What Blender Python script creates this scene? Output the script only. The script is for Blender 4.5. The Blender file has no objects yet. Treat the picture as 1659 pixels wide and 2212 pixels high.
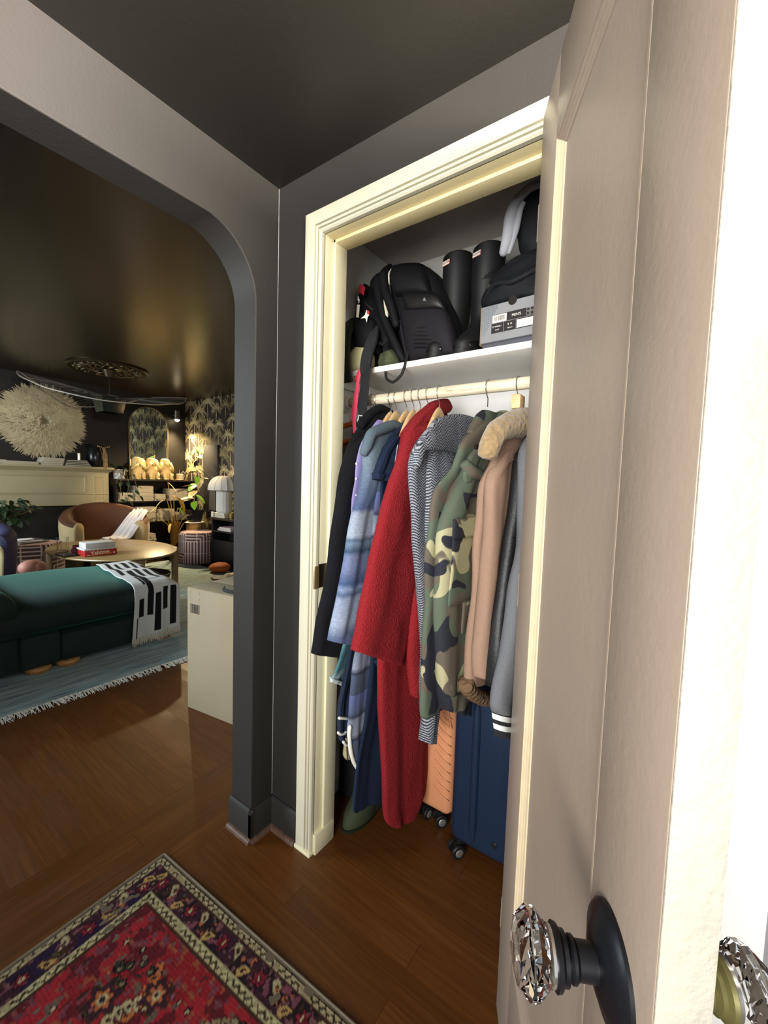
import bpy, bmesh, math, random
import numpy as np
from mathutils import Vector, Matrix, noise
PI = math.pi
scn = bpy.context.scene
COL = scn.collection
# ------------------------------------------------------------------ camera, sky, light, exposure
cam = bpy.data.cameras.new('camera')
cam.sensor_fit = 'HORIZONTAL'; cam.sensor_width = 36.0; cam.lens = 36.0 * 900.726 / 1659.0
cam.clip_start = 0.02; cam.clip_end = 100
cam_o = bpy.data.objects.new('camera', cam); COL.objects.link(cam_o)
EYE = Vector((1.21913, -1.01806, 1.33362))
def cam_matrix(yaw, pitch, roll):
    y, p, r = (math.radians(v) for v in (yaw, pitch, roll))
    fwd = Vector((math.sin(y) * math.cos(p), math.cos(y) * math.cos(p), math.sin(p)))
    r0 = Vector((math.cos(y), -math.sin(y), 0)); u0 = r0.cross(fwd)
    rt = math.cos(r) * r0 + math.sin(r) * u0; up = -math.sin(r) * r0 + math.cos(r) * u0
    M = Matrix((rt, up, -fwd)).transposed().to_4x4(); M.translation = EYE
    return M
cam_o.matrix_world = cam_matrix(-35.5104205, -3.98375904, 1.74027197)
scn.camera = cam_o
vs = scn.view_settings
vs.view_transform = 'Standard'; vs.look = 'None'; vs.gamma = 1.0; vs.use_curve_mapping = False
vs.exposure = 0.0
wd = bpy.data.worlds.new('daylight'); scn.world = wd; wd.use_nodes = True
wd.node_tree.nodes['Background'].inputs[0].default_value = (0.86, 0.93, 1.0, 1)
wd.node_tree.nodes['Background'].inputs[1].default_value = .8
def area(name, loc, aim, sx, sy, power, col, spread=180):
    l = bpy.data.lights.new(name, 'AREA'); l.shape = 'RECTANGLE'; l.size = sx; l.size_y = sy
    l.energy = power; l.color = col; l.spread = math.radians(spread)
    o = bpy.data.objects.new(name, l); COL.objects.link(o); o.location = loc
    o.rotation_euler = (Vector(aim) - Vector(loc)).to_track_quat('-Z', 'Y').to_euler()
    return o
def point(name, loc, power, col, r=.03):
    l = bpy.data.lights.new(name, 'POINT'); l.energy = power; l.color = col; l.shadow_soft_size = r
    o = bpy.data.objects.new(name, l); COL.objects.link(o); o.location = loc
    return o
# daylight entering by the front door (right of the camera) and the living room's window; an added fill behind the camera
area('daylight_front_door', (2.3, -.95, 1.9), (0.0, -.75, 3.0), .8, .4, 165, (1.0, .91, .81), 86)
area('fill_behind_camera', (1.35, -2.8, 1.5), (0.75, 0.3, 1.6), 1.3, 1.7, 44, (1.0, .985, .96), 84)  # soft fill added behind the camera to lift the hall and closet
area('daylight_living_window', (-4.3, -2.7, 1.95), (-2.9, .5, .4), 2.4, 1.1, 140, (.80, .92, 1.0), 110)
point('unseen_warm_fill', (-2.35, 2.35, 1.75), 7, (1.0, .66, .32), .08)  # unseen warm light added to brighten the living room, no fixture modelled

# ------------------------------------------------------------------ materials
def L(hx):
    c = [int(hx[i:i + 2], 16) / 255 for i in (0, 2, 4)]
    return tuple((v / 12.92 if v <= .04045 else ((v + .055) / 1.055) ** 2.4) for v in c) + (1,)
class NT:
    def __init__(s, name):
        s.m = bpy.data.materials.new(name); s.m.use_nodes = True; s.t = s.m.node_tree
        s.b = s.t.nodes['Principled BSDF']
    def n(s, typ, ins=None, **kw):
        x = s.t.nodes.new('ShaderNode' + typ)
        for k, v in kw.items(): setattr(x, k, v)
        for k, v in (ins or {}).items():
            if isinstance(v, bpy.types.NodeSocket): s.t.links.new(v, x.inputs[k])
            else: x.inputs[k].default_value = v
        return x
    def link(s, a, b): s.t.links.new(a, b)
    def coord(s, kind='Object', scale=(1, 1, 1), rot=(0, 0, 0)):
        c = s.n('TexCoord').outputs[kind]
        return s.n('Mapping', {'Vector': c, 'Scale': scale, 'Rotation': rot}).outputs[0]
    def noise(s, vec, scale, detail=3, rough=.55, dist=0):
        return s.n('TexNoise', {'Vector': vec, 'Scale': scale, 'Detail': detail, 'Roughness': rough, 'Distortion': dist}).outputs['Fac']
    def ramp(s, fac, stops, interp='LINEAR'):
        r = s.n('ValToRGB', {'Fac': fac}); cr = r.color_ramp; cr.interpolation = interp
        while len(cr.elements) < len(stops): cr.elements.new(0.5)
        for e, (p, c) in zip(cr.elements, stops): e.position = p; e.color = c
        return r.outputs[0]
    def mix(s, fac, a, b, mode='MIX'):
        x = s.n('Mix', data_type='RGBA', blend_type=mode)
        for k, v in ((0, fac), (6, a), (7, b)):
            if isinstance(v, bpy.types.NodeSocket): s.t.links.new(v, x.inputs[k])
            else: x.inputs[k].default_value = v
        return x.outputs[2]
    def math(s, op, a, b=0.0, c=None):
        x = s.n('Math', operation=op)
        for k, v in ((0, a), (1, b)) + (((2, c),) if c is not None else ()):
            if isinstance(v, bpy.types.NodeSocket): s.t.links.new(v, x.inputs[k])
            else: x.inputs[k].default_value = v
        return x.outputs[0]
    def bump(s, h, strength=.3, dist=.002):
        x = s.n('Bump', {'Height': h, 'Strength': strength, 'Distance': dist}); s.link(x.outputs[0], s.b.inputs['Normal'])
    def set(s, **kw):
        for k, v in kw.items():
            k = k.replace('_', ' ')
            if isinstance(v, bpy.types.NodeSocket): s.link(v, s.b.inputs[k])
            else: s.b.inputs[k].default_value = v
        return s.m
MATS = {}
def flat(name, hx, rough=.6, metal=0, var=.12, vs=8, bump=0, bs=200, spec=.5, sheen=0, trans=0, emit=0, coat=0, ior=1.45, alpha=None):
    if name in MATS: return MATS[name]
    t = NT(name); c = L(hx); v = t.coord()
    if var:
        d = tuple(x * (1 - var) for x in c[:3]) + (1,); u = tuple(min(1, x * (1 + var)) for x in c[:3]) + (1,)
        col = t.ramp(t.noise(v, vs), [(.3, d), (.7, u)])
    else: col = c
    t.set(Base_Color=col, Roughness=rough, Metallic=metal, Specular_IOR_Level=spec, IOR=ior)
    if sheen: t.set(Sheen_Weight=sheen, Sheen_Roughness=.4)
    if trans: t.set(Transmission_Weight=trans)
    if coat: t.set(Coat_Weight=coat, Coat_Roughness=.1)
    if emit: t.set(Emission_Color=c, Emission_Strength=emit)
    if bump: t.bump(t.noise(v, bs, 4), bump, .004)
    MATS[name] = t.m
    return t.m
def paint(name, hx, rough=.5, var=.06, wear=0, bump=.12, bs=90, spec=.5):
    """wall or wood paint: brushed fine relief, slight mottling, optional chips and scuffs"""
    if name in MATS: return MATS[name]
    t = NT(name); c = L(hx); v = t.coord()
    n = t.noise(v, 2.3, 5, .65)
    col = t.ramp(n, [(.3, tuple(x * (1 - var) for x in c[:3]) + (1,)), (.7, tuple(min(1, x * (1 + var)) for x in c[:3]) + (1,))])
    if wear:
        w = t.noise(t.coord(scale=(1, 1, .35)), 34, 6, .7)
        col = t.mix(t.ramp(w, [(.70, (0, 0, 0, 1)), (.74, (wear, wear, wear, 1))]), col, L('e6dcc6'))
    t.set(Base_Color=col, Roughness=rough, Specular_IOR_Level=spec)
    h = t.math('ADD', t.noise(v, bs, 4, .6), t.math('MULTIPLY', t.noise(t.coord(scale=(1, 1, .2)), 25, 3), .6))
    t.bump(h, bump, .004)
    MATS[name] = t.m
    return t.m
def vcol(name, rough=.9, sheen=0, bump=.3, bs=500, spec=.2, fine=.12):
    """colour from the mesh's own printed / woven colour attribute"""
    if name in MATS: return MATS[name]
    t = NT(name); a = t.n('VertexColor', layer_name='Col').outputs[0]; v = t.coord()
    g = t.noise(v, bs, 3, .7)
    col = t.mix(1.0, a, t.ramp(g, [(.3, (1 - fine,) * 3 + (1,)), (.7, (1 + fine,) * 3 + (1,))]), 'MULTIPLY')
    t.set(Base_Color=col, Roughness=rough, Specular_IOR_Level=spec)
    if sheen: t.set(Sheen_Weight=sheen)
    t.bump(g, bump, .003)
    MATS[name] = t.m
    return t.m

# ------------------------------------------------------------------ mesh building
ORG = {}
class MB:
    def __init__(s): s.v = []; s.f = []; s.c = None
    def add(s, vs, fs):
        b = len(s.v); s.v += [tuple(p) for p in vs]; s.f += [tuple(i + b for i in f) for f in fs]; return s
    def box(s, x0, x1, y0, y1, z0, z1, bev=0):
        bm = bmesh.new(); r = bmesh.ops.create_cube(bm, size=1)
        for v in bm.verts: v.co = Vector(((x0 + x1) / 2 + v.co.x * (x1 - x0), (y0 + y1) / 2 + v.co.y * (y1 - y0), (z0 + z1) / 2 + v.co.z * (z1 - z0)))
        if bev: bmesh.ops.bevel(bm, geom=bm.edges[:], offset=bev, segments=2, profile=.5, affect='EDGES')
        return s.take(bm)
    def take(s, bm):
        bm.verts.index_update()
        s.add([v.co[:] for v in bm.verts], [[v.index for v in f.verts] for f in bm.faces]); bm.free(); return s
    def xf(s, M):
        s.v = [tuple(M @ Vector(p)) for p in s.v]; return s
    def loft(s, rings, cap0=True, cap1=True, closed=True):
        n = len(rings[0]); b = len(s.v)
        for r in rings: s.v += [tuple(p) for p in r]
        for i in range(len(rings) - 1):
            for j in range(n if closed else n - 1):
                k = (j + 1) % n
                s.f.append((b + i * n + j, b + i * n + k, b + (i + 1) * n + k, b + (i + 1) * n + j))
        if cap0: s.f.append(tuple(b + j for j in reversed(range(n))))
        if cap1: s.f.append(tuple(b + (len(rings) - 1) * n + j for j in range(n)))
        return s
    def lathe(s, prof, c=(0, 0, 0), n=24, axis='Z', cap0=True, cap1=True, sq=1.0):
        rings = []
        for r, h in prof:
            ring = []
            for j in range(n):
                a = 2 * PI * j / n; p = (r * math.cos(a), r * math.sin(a) * sq, h)
                if axis == 'X': p = (p[2], p[0], p[1])
                if axis == 'Y': p = (p[1], p[2], p[0])
                ring.append((p[0] + c[0], p[1] + c[1], p[2] + c[2]))
            rings.append(ring)
        return s.loft(rings, cap0, cap1)
    def tube(s, path, r, n=8, closed=False):
        P = [Vector(p) for p in path]; rings = []; m = len(P)
        up = None
        for i, p in enumerate(P):
            a = P[(i - 1) % m] if (closed or i) else p; c = P[(i + 1) % m] if (closed or i < m - 1) else p
            d = (c - a).normalized()
            if up is None: up = d.orthogonal().normalized()
            up = (up - d * up.dot(d)).normalized(); sd = d.cross(up)
            rr = r[i] if isinstance(r, (list, tuple)) else r
            rings.append([p + (math.cos(2 * PI * j / n) * up + math.sin(2 * PI * j / n) * sd) * rr for j in range(n)])
        if closed: rings.append(rings[0]); return s.loft(rings, False, False)
        return s.loft(rings)
    def prism(s, poly, axis, a, b):
        """poly in the two other axes (in xyz order), extruded from a to b along axis"""
        def P(p, h):
            return {'X': (h, p[0], p[1]), 'Y': (p[0], h, p[1]), 'Z': (p[0], p[1], h)}[axis]
        n = len(poly); b0 = len(s.v)
        s.v += [P(p, a) for p in poly] + [P(p, b) for p in poly]
        s.f += [(b0 + j, b0 + (j + 1) % n, b0 + n + (j + 1) % n, b0 + n + j) for j in range(n)]
        s.f += [tuple(b0 + j for j in reversed(range(n))), tuple(b0 + n + j for j in range(n))]
        return s
    def grid(s, fn, nu, nv):
        b = len(s.v)
        s.v += [tuple(fn(i / nu, j / nv)) for j in range(nv + 1) for i in range(nu + 1)]
        s.f += [(b + j * (nu + 1) + i, b + j * (nu + 1) + i + 1, b + (j + 1) * (nu + 1) + i + 1, b + (j + 1) * (nu + 1) + i) for j in range(nv) for i in range(nu)]
        return s
    def ball(s, c, r, nu=16, nv=10, sc=(1, 1, 1)):
        rings = []
        for i in range(1, nv):
            t = PI * i / nv
            rings.append([(c[0] + r * sc[0] * math.sin(t) * math.cos(2 * PI * j / nu), c[1] + r * sc[1] * math.sin(t) * math.sin(2 * PI * j / nu), c[2] + r * sc[2] * math.cos(t)) for j in range(nu)])
        return s.loft(rings)
    def build(s, name, mat, parent=None, smooth=True, col=None, autos=None, fix=True):
        me = bpy.data.meshes.new(name)
        o0 = Vector(ORG.get(parent.name, (0, 0, 0))) if parent else Vector((0, 0, 0))
        me.from_pydata([(Vector(p) - o0)[:] for p in s.v] if parent else s.v, [], s.f)
        if fix:
            bm = bmesh.new(); bm.from_mesh(me); bmesh.ops.recalc_face_normals(bm, faces=bm.faces); bm.to_mesh(me); bm.free()
        if col is not None:
            at = me.color_attributes.new('Col', 'FLOAT_COLOR', 'POINT')
            at.data.foreach_set('color', np.asarray(col, dtype=np.float32).reshape(-1))
        if smooth:
            me.polygons.foreach_set('use_smooth', [True] * len(me.polygons))
            if smooth is True: me.set_sharp_from_angle(angle=math.radians(38))
        me.materials.append(getattr(mat, 'm', mat)); me.update()
        o = bpy.data.objects.new(name, me); COL.objects.link(o)
        if parent: o.parent = parent; ORG[o.name] = o0[:]
        return o
def tag(o, label=None, cat=None, group=None, kind=None):
    for k, v in (('label', label), ('category', cat), ('group', group), ('kind', kind)):
        if v: o[k] = v
    return o
def thing(name, label, cat, loc=(0, 0, 0), group=None, rotz=0, kind=None):
    o = bpy.data.objects.new(name, None); COL.objects.link(o); o.location = loc; o.rotation_euler = (0, 0, rotz)
    o.empty_display_size = .05
    ORG[o.name] = tuple(loc) if not rotz else (0, 0, 0)      # turned things are modelled in their own frame
    return tag(o, label, cat, group, kind)
def struct(name, mb, m, parent=None, label=None, smooth=True):
    o = mb.build(name, m, parent, smooth)
    if not parent: o['kind'] = 'structure'
    if label: o['label'] = label
    return o
def copy_tree(src, loc, label=None, parent=None):
    c = src.copy(); COL.objects.link(c)
    if parent: c.parent = parent
    else: c.location = loc
    if label: c['label'] = label
    for ch in list(src.children): copy_tree(ch, None, None, c)
    return c
def interp(rows, m):
    """smooth resampling of rows of numbers (first to last) at m stations"""
    A = np.array(rows, float); t = np.linspace(0, len(A) - 1, m); out = []
    for x in t:
        i = min(int(x), len(A) - 2); f = x - i
        p0, p1, p2, p3 = A[max(i - 1, 0)], A[i], A[i + 1], A[min(i + 2, len(A) - 1)]
        m1 = (p2 - p0) * .35; m2 = (p3 - p1) * .35
        out.append((2 * f**3 - 3 * f**2 + 1) * p1 + (f**3 - 2 * f**2 + f) * m1 + (-2 * f**3 + 3 * f**2) * p2 + (f**3 - f**2) * m2)
    return np.array(out)
def text_mesh(body, size, name, mat, parent, M, extrude=.0004, bold=False):
    cu = bpy.data.curves.new(name, 'FONT'); cu.body = body; cu.size = size; cu.extrude = extrude; cu.align_x = 'CENTER'; cu.align_y = 'CENTER'; cu.resolution_u = 3
    if bold: cu.offset = size * .03
    tmp = bpy.data.objects.new(name, cu); COL.objects.link(tmp)
    bpy.context.view_layer.update()
    me = bpy.data.meshes.new_from_object(tmp.evaluated_get(bpy.context.evaluated_depsgraph_get()))
    bpy.data.objects.remove(tmp)
    me.transform(Matrix.Translation(-Vector(ORG.get(parent.name, (0, 0, 0)))) @ M)
    me.materials.clear(); me.materials.append(mat)
    o = bpy.data.objects.new(name, me); COL.objects.link(o); o.parent = parent
    return o
# ------------------------------------------------------------------ the setting
HC, LC = 2.35, 2.65             # hall and living-room ceiling heights
XW, YW = -6.0, 2.98             # far wall, papered wall
dark = paint('charcoal_wall_paint', '2a2825', .62, .05, .35, .12, 90, .3)
darkc = paint('charcoal_ceiling_paint', '1a1814', .5, .05)
cream = paint('cream_gloss_paint', 'cac4ac', .28, .04)
white = paint('white_closet_paint', 'd9d8d0', .5, .05)
taupe = paint('taupe_closet_ceiling_paint', 'b4aca2', .5, .04)
brown = paint('dark_brown_wall_paint', '120f0d', .6, .06)
bronze = paint('olive_brown_ceiling_paint', '33291c', .27, .05, 0, .04)
# floor boards
def wood_floor():
    t = NT('dark_stained_oak'); ob = t.n('ObjectInfo').outputs['Random']
    v = t.n('VectorMath', {0: t.n('TexCoord').outputs['Object'], 1: t.n('CombineXYZ', {0: t.math('MULTIPLY', ob, 37.), 1: t.math('MULTIPLY', ob, 11.)}).outputs[0]}, operation='ADD').outputs[0]
    g = t.noise(t.n('Mapping', {'Vector': v, 'Scale': (1.2, 26, 8)}).outputs[0], 3.2, 6, .62, .6)
    c = t.ramp(g, [(.2, L('48290e')), (.5, L('5a3412')), (.8, L('6b421c'))])
    c = t.mix(1.0, c, t.ramp(ob, [(0, (.88, .88, .87, 1)), (1, (1.08, 1.07, 1.05, 1))]), 'MULTIPLY')
    d = t.noise(t.coord('Object', (1, 1, 1)), 420, 2); dd = t.ramp(d, [(.80, (0, 0, 0, 1)), (.84, (.35, .35, .35, 1))])
    c = t.mix(dd, c, L('8d7a63'))
    t.set(Base_Color=c, Roughness=t.ramp(t.noise(v, 3.1, 4), [(.3, (.34,) * 3 + (1,)), (.7, (.5,) * 3 + (1,))]), Specular_IOR_Level=.35)
    t.bump(g, .06, .002); return t.m
WOOD = wood_floor()
fl = struct('floor', MB().box(XW - .2, 2.5, -3.0, 3.2, -.14, -.012), flat('floor_underlay', '2a180c', .8), label='dark stained oak floorboards running through hall and living room')
PW = .083
pm = {}
def plank(l, x, y, ang):
    k = round(l, 2)
    if k not in pm:
        o = MB().box(0, k, -PW / 2 + .0002, PW / 2 - .0002, -.012, 0).build('plank', WOOD, fl, False)
        pm[k] = o
    else:
        o = pm[k].copy(); COL.objects.link(o)
    o.location = (x, y, 0); o.rotation_euler = (0, 0, ang)
rnd = random.Random(3)
i = 0                                           # threshold boards along the arch (running in y)
for r in range(4):
    x = -.1165 - PW / 2 - r * PW
    y = -2.35 + (r % 2) * .5
    while y < .55:
        plank(1.0, x, y, PI / 2); y += 1.001
yy = -2.3
while yy < .6:                                  # hall boards run along x
    x = -.115 + (-.001); seq = rnd.choice([(.8, 1.2, .4), (1.2, .8, .4), (.4, 1.2, .8)])
    for l in seq:
        plank(l, x, yy, 0); x += l + .001
    yy += PW
yy = -1.55
while yy < .95:                                 # living-room boards run along x
    x = -.449 - 1.6; seq = rnd.choice([(.4, 1.2), (.8, .8), (1.2, .4)])
    for l in seq:
        plank(l, x, yy, 0); x += l
    yy += PW
# arch wall, with a round-shouldered opening
AR, AL, AZ, AS = -.095, -2.35, 2.138, 1.93
pts = [(.0, 0), (.0, LC), (-3.0, LC), (-3.0, 0), (AL, 0), (AL, AS)]
for k in range(1, 13): a = PI / 2 * k / 12; pts.append((AL + .195 * (1 - math.cos(a)), AS + .208 * math.sin(a)))
for k in range(1, 13): a = PI / 2 * k / 12; pts.append((AR - .195 * (1 - math.sin(a)), AS + .208 * math.cos(a)))
pts += [(AR, 0)]
aw = MB().prism(pts, 'X', -.12, 0).build('wall_left', dark, None, True)
bv = aw.modifiers.new('soft_edges', 'BEVEL'); bv.width = .0035; bv.segments = 2; bv.limit_method = 'ANGLE'; bv.angle_limit = math.radians(50)
tag(aw, 'charcoal plaster wall with the wide rounded archway', None, None, 'structure')
XL, XR, ZH, WT = .225, .915, 2.13, .095
cw = MB().box(0, XL - .02, 0, WT, 0, HC).box(XR + .02, 2.5, 0, WT, 0, HC).box(XL - .02, XR + .02, 0, WT, ZH + .02, HC)
struct('wall_back', cw, dark, label='charcoal wall around the closet opening')
struct('wall_closet_left', MB().box(-.12, .0, .0, YW, 0, LC).box(-.001, .09, WT, YW, 0, LC), white, label='white side wall inside the closet')
struct('wall_closet_back', MB().box(.09, 1.2, .6, .7, 0, 2.5), white, label='white back wall of the closet')
struct('wall_closet_right', MB().box(1.15, 1.25, WT, .6, 0, 2.5), white)
struct('ceiling_closet', MB().box(.09, 1.15, WT, .6, 2.30, 2.36), taupe, label='taupe painted ceiling of the closet')
struct('ceiling_hall', MB().box(-.02, 2.5, -3.0, .0, HC, HC + .1), darkc, label='low charcoal hall ceiling')
struct('ceiling_living', MB().box(XW - .2, -.1, -3.0, YW + .2, LC, LC + .1), bronze, label='dark olive brown living-room ceiling')
struct('wall_far', MB().box(XW - .2, XW, -3.0, YW + .2, 0, LC), brown, label='dark brown living-room wall behind mantel and mirror')
wp = struct('wall_papered', MB().box(XW, -.12, YW, YW + .15, 0, LC), flat('wallpaper_ground', '2b231c', .7), label='living-room wall papered with pale palm trees')
# hall walls outside the frame: front-door side and fill-light side
struct('wall_right', MB().box(2.4, 2.5, -3.0, -1.85, 0, HC).box(2.4, 2.5, -.45, 0, 0, HC).box(2.4, 2.5, -1.85, -.45, 2.3, HC), paint('pale_hall_paint', 'b9b4aa', .6))
struct('wall_front', MB().box(-.12, 0.0, -3.1, -3.0, 0, LC).box(0.0, 2.5, -3.1, -3.0, 0, .6).box(2.1, 2.5, -3.1, -3.0, .6, HC), MATS['pale_hall_paint'])
struct('wall_living_front', MB().box(XW - .2, -5.0, -3.1, -3.0, 0, LC).box(-2.2, -.12, -3.1, -3.0, 0, LC).box(-5.0, -2.2, -3.1, -3.0, 0, .7).box(-5.0, -2.2, -3.1, -3.0, 2.45, LC), brown)
# baseboards with quarter round
def base_run(name, p, q, nrm, m=dark, h=.118):
    """board between two floor points; nrm is the outward direction"""
    d = Vector((q[0] - p[0], q[1] - p[1], 0)); n = Vector((nrm[0], nrm[1], 0)); mb = MB()
    prof = [(0, 0), (.014, 0), (.014, h - .012), (.010, h - .006), (.005, h), (0, h)]
    mb.loft([[Vector((p[0], p[1], 0)) + n * a + Vector((0, 0, z)) + d * s for a, z in prof] for s in (0, 1)])
    b = struct(name, mb, m)
    q2 = [(.014, 0), (.028, 0), (.0275, .005), (.025, .010), (.020, .014), (.014, .015)]
    MB().loft([[Vector((p[0], p[1], 0)) + n * a + Vector((0, 0, z)) + d * s for a, z in q2] for s in (0, 1)]).build('quarter_round', flat('worn_brown_quarter_round', '5b4436', .5, var=.35, vs=60), b)
    return b
base_run('baseboard_back', (.0, 0), (XL - .078, 0), (0, -1))
base_run('baseboard_left', (0, AR - .014), (0, 0), (1, 0))
base_run('baseboard_arch', (-.12, AR), (.014, AR), (0, -1))
base_run('baseboard_left_far', (0, -3.0), (0, AL), (1, 0))
# closet door casing: mitred, with bead
def casing(name, pts2, prof, m):
    """profile (outward offset, projection) swept along two corner points of the opening, mitred at the head"""
    (ax, az, am), (bx, bz, bm_) = pts2
    mb = MB(); mb.loft([[(x + o * mx, -d, z + o * mz) for o, d in prof] for (x, z, (mx, mz)) in ((ax, az, am), (bx, bz, bm_))])
    return struct(name, mb, m)
prof = [(0, -.002), (0, .012), (.004, .017), (.009, .017), (.0125, .014), (.0135, .004), (.0165, .004), (.0175, .015), (.022, .0175), (.0255, .015), (.0265, .008), (.0285, .008), (.0295, .018), (.062, .021), (.070, .019), (.075, .012), (.075, -.002)]
casing('trim_1', ((XL, .012, (-1, 0)), (XL, ZH, (-1, 1))), prof, cream)['label'] = 'cream casing up the left side of the closet opening'
casing('trim_2', ((XL, ZH, (-1, 1)), (XR, ZH, (1, 1))), prof, cream)['label'] = 'cream head casing over the closet opening'
casing('trim_3', ((XR, .012, (1, 0)), (XR, ZH, (1, 1))), prof, cream)
# jambs, stops, plinth, strike plate
jb = struct('trim_4', MB().box(XL - .02, XL, -.002, WT + .004, .0, ZH + .02, .0015), paint('cream_jamb_paint', 'e2dbb8', .3, .05), label='cream left jamb of the closet opening')
MB().box(XL, XL + .011, .040, WT + .003, 0.0, ZH, .002).build('door_stop', MATS['cream_jamb_paint'], jb)
MB().box(XL - .002, XL + .005, -.0215, -.001, .968, 1.045, .001).build('strike_lip', flat('brass_strike', 'c6a878', .35, .8), jb)
MB().box(XL - .001, XL + .0022, -.001, .038, .968, 1.05, .001).build('strike_plate', flat('dark_brass', '3b3026', .4, .8), jb)
MB().box(XL - .0745, XL + .004, -.0235, -.0, .0, .014, .002).box(XL - .001, XL + .013, -.002, WT, 0, .075, .0015).build('plinth_block', MATS['cream_jamb_paint'], jb)
hj = struct('trim_5', MB().box(XL, XR, -.002, WT + .004, ZH, ZH + .02, .0015), paint('cream_head_floor_bounce', 'd8c99a', .35, .05), label='cream head jamb of the closet opening')  # cream tanned to imitate light bounced up from the floor
MB().box(XL, XR, .040, WT + .003, ZH - .011, ZH, .002).build('door_stop', MATS['cream_head_floor_bounce'], hj)
struct('trim_6', MB().box(XR, XR + .02, -.002, WT + .004, 0, ZH + .02), MATS['cream_jamb_paint'])
# sunlit white board of the front doorway, seen past the closet door
wb = struct('trim_7', MB().box(1.245, 1.395, -.024, 0, 0, HC - .002, .003), paint('white_board_paint', 'f2f1ea', .4, .03), label='sunlit white door board to the right of the closet door')
struct('trim_8', MB().box(1.395, 1.46, -.012, 0, 0, HC - .002, .002), paint('grey_board_paint', '8f8d90', .5, .1))
# open closet door
def door():
    rootd = thing('door_1', 'taupe panelled closet door standing open with glass knob', None, (XR, -.03, .008), None, math.radians(-62.6), 'structure')
    tp = paint('taupe_door_paint', '998878', .42, .05, .12, .16, 60); wp_ = paint('chipped_white_edge', 'b4ae9e', .35, .10, .0, 1.0, 40)
    W, H, T = .68, 2.144, .043; a, b, zb, zt = .14, .54, .298, 1.99
    MB().box(0, a, 0, T, 0, H, .0015).build('hinge_stile', tp, rootd)
    MB().box(b, W - .003, 0, T, 0, H, .0015).build('lock_stile', tp, rootd)
    MB().box(W - .003, W, .0006, T - .0006, 0, H, .001).build('door_edge', wp_, rootd)['label'] = 'white chipped edge of the door'
    MB().box(a, b, 0, T, 0, zb, .001).build('bottom_rail', tp, rootd)
    MB().box(a, b, 0, T, zt, H, .001).build('top_rail', tp, rootd)
    MB().box(a, b, .0125, T - .0125, zb, zt).build('panel', tp, rootd)
    lt = flat('bare_wood_moulding', 'c9b694', .5, var=.06, vs=30)
    steps = [(0, .0), (.004, .0), (.0055, .0025), (.007, .0015), (.012, .004), (.0135, .0065), (.015, .0055), (.020, .0075), (.0215, .0095), (.023, .0085), (.029, .0105), (.030, .0125), (0, .0125)]
    def mould(name, m, p, q, inn):
        mb = MB(); rr = []
        for (u, z), (mu, mz) in ((p, inn[0]), (q, inn[1])):
            rr.append([(u + s * mu, w, z + s * mz) for s, w in steps])
        mb.loft(rr); return mb.build(name, m, rootd, True)
    mould('panel_moulding', lt, (a, zb), (a, zt), ((1, 1), (1, -1)))['label'] = 'bare wood panel moulding'
    mould('panel_moulding', tp, (a, zt), (b, zt), ((1, -1), (-1, -1)))
    mould('panel_moulding', tp, (b, zt), (b, zb), ((-1, -1), (-1, 1)))
    mould('panel_moulding', tp, (b, zb), (a, zb), ((-1, 1), (1, 1)))
    blk = flat('black_iron', '17181c', .38, .3, .1); gl = NT('cut_glass'); gl.set(Base_Color=(1, 1, 1, 1), Roughness=.02, Transmission_Weight=1.0, IOR=1.5)
    ku, kz = .603, .852
    for sgn, y0 in ((-1, 0.0), (1, T)):
        def Y(h): return y0 + sgn * h
        bk2 = blk if sgn < 0 else flat('olive_bronze', '6d683f', .4, .5, .15)
        ros = MB().lathe([(.052, Y(0)), (.052, Y(.004)), (.047, Y(.009)), (.036, Y(.011)), (.03, Y(.015)), (.018, Y(.017))], (ku, 0, kz), 36, 'Y').build('knob_rosette', bk2, rootd)
        MB().lathe([(.016, Y(.012)), (.016, Y(.034)), (.019, Y(.037)), (.019, Y(.040)), (.017, Y(.042)), (.022, Y(.045)), (.022, Y(.049)), (.026, Y(.052)), (.027, Y(.056)), (.024, Y(.058))], (ku, 0, kz), 32, 'Y').build('knob_shank', bk2, ros)
        MB().lathe([(.024, Y(.058)), (.0245, Y(.061)), (.020, Y(.0615))], (ku, 0, kz), 32, 'Y').build('knob_collar', flat('bright_nickel', 'd9d6d0', .2, .9), ros)
        m = MB(); rings = []
        for r, h, ph in ((.014, .0605, 0), (.026, .064, 0), (.036, .074, .5), (.0365, .082, .5), (.027, .093, 0), (.014, .0965, 0)):
            rings.append([(ku + r * math.cos(2 * PI * (j + ph) / 12), Y(h), kz + r * math.sin(2 * PI * (j + ph) / 12)) for j in range(12)])
        m.loft(rings); m.build('glass_knob', gl.m, ros, False)['label'] = 'faceted clear glass knob'
    for z in (.25, 1.08, 1.92):
        MB().lathe([(.0045, z - .04), (.0045, z + .04)], (-.004, .004, 0), 10).build('hinge', tp, rootd)
    return rootd
door()
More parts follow.
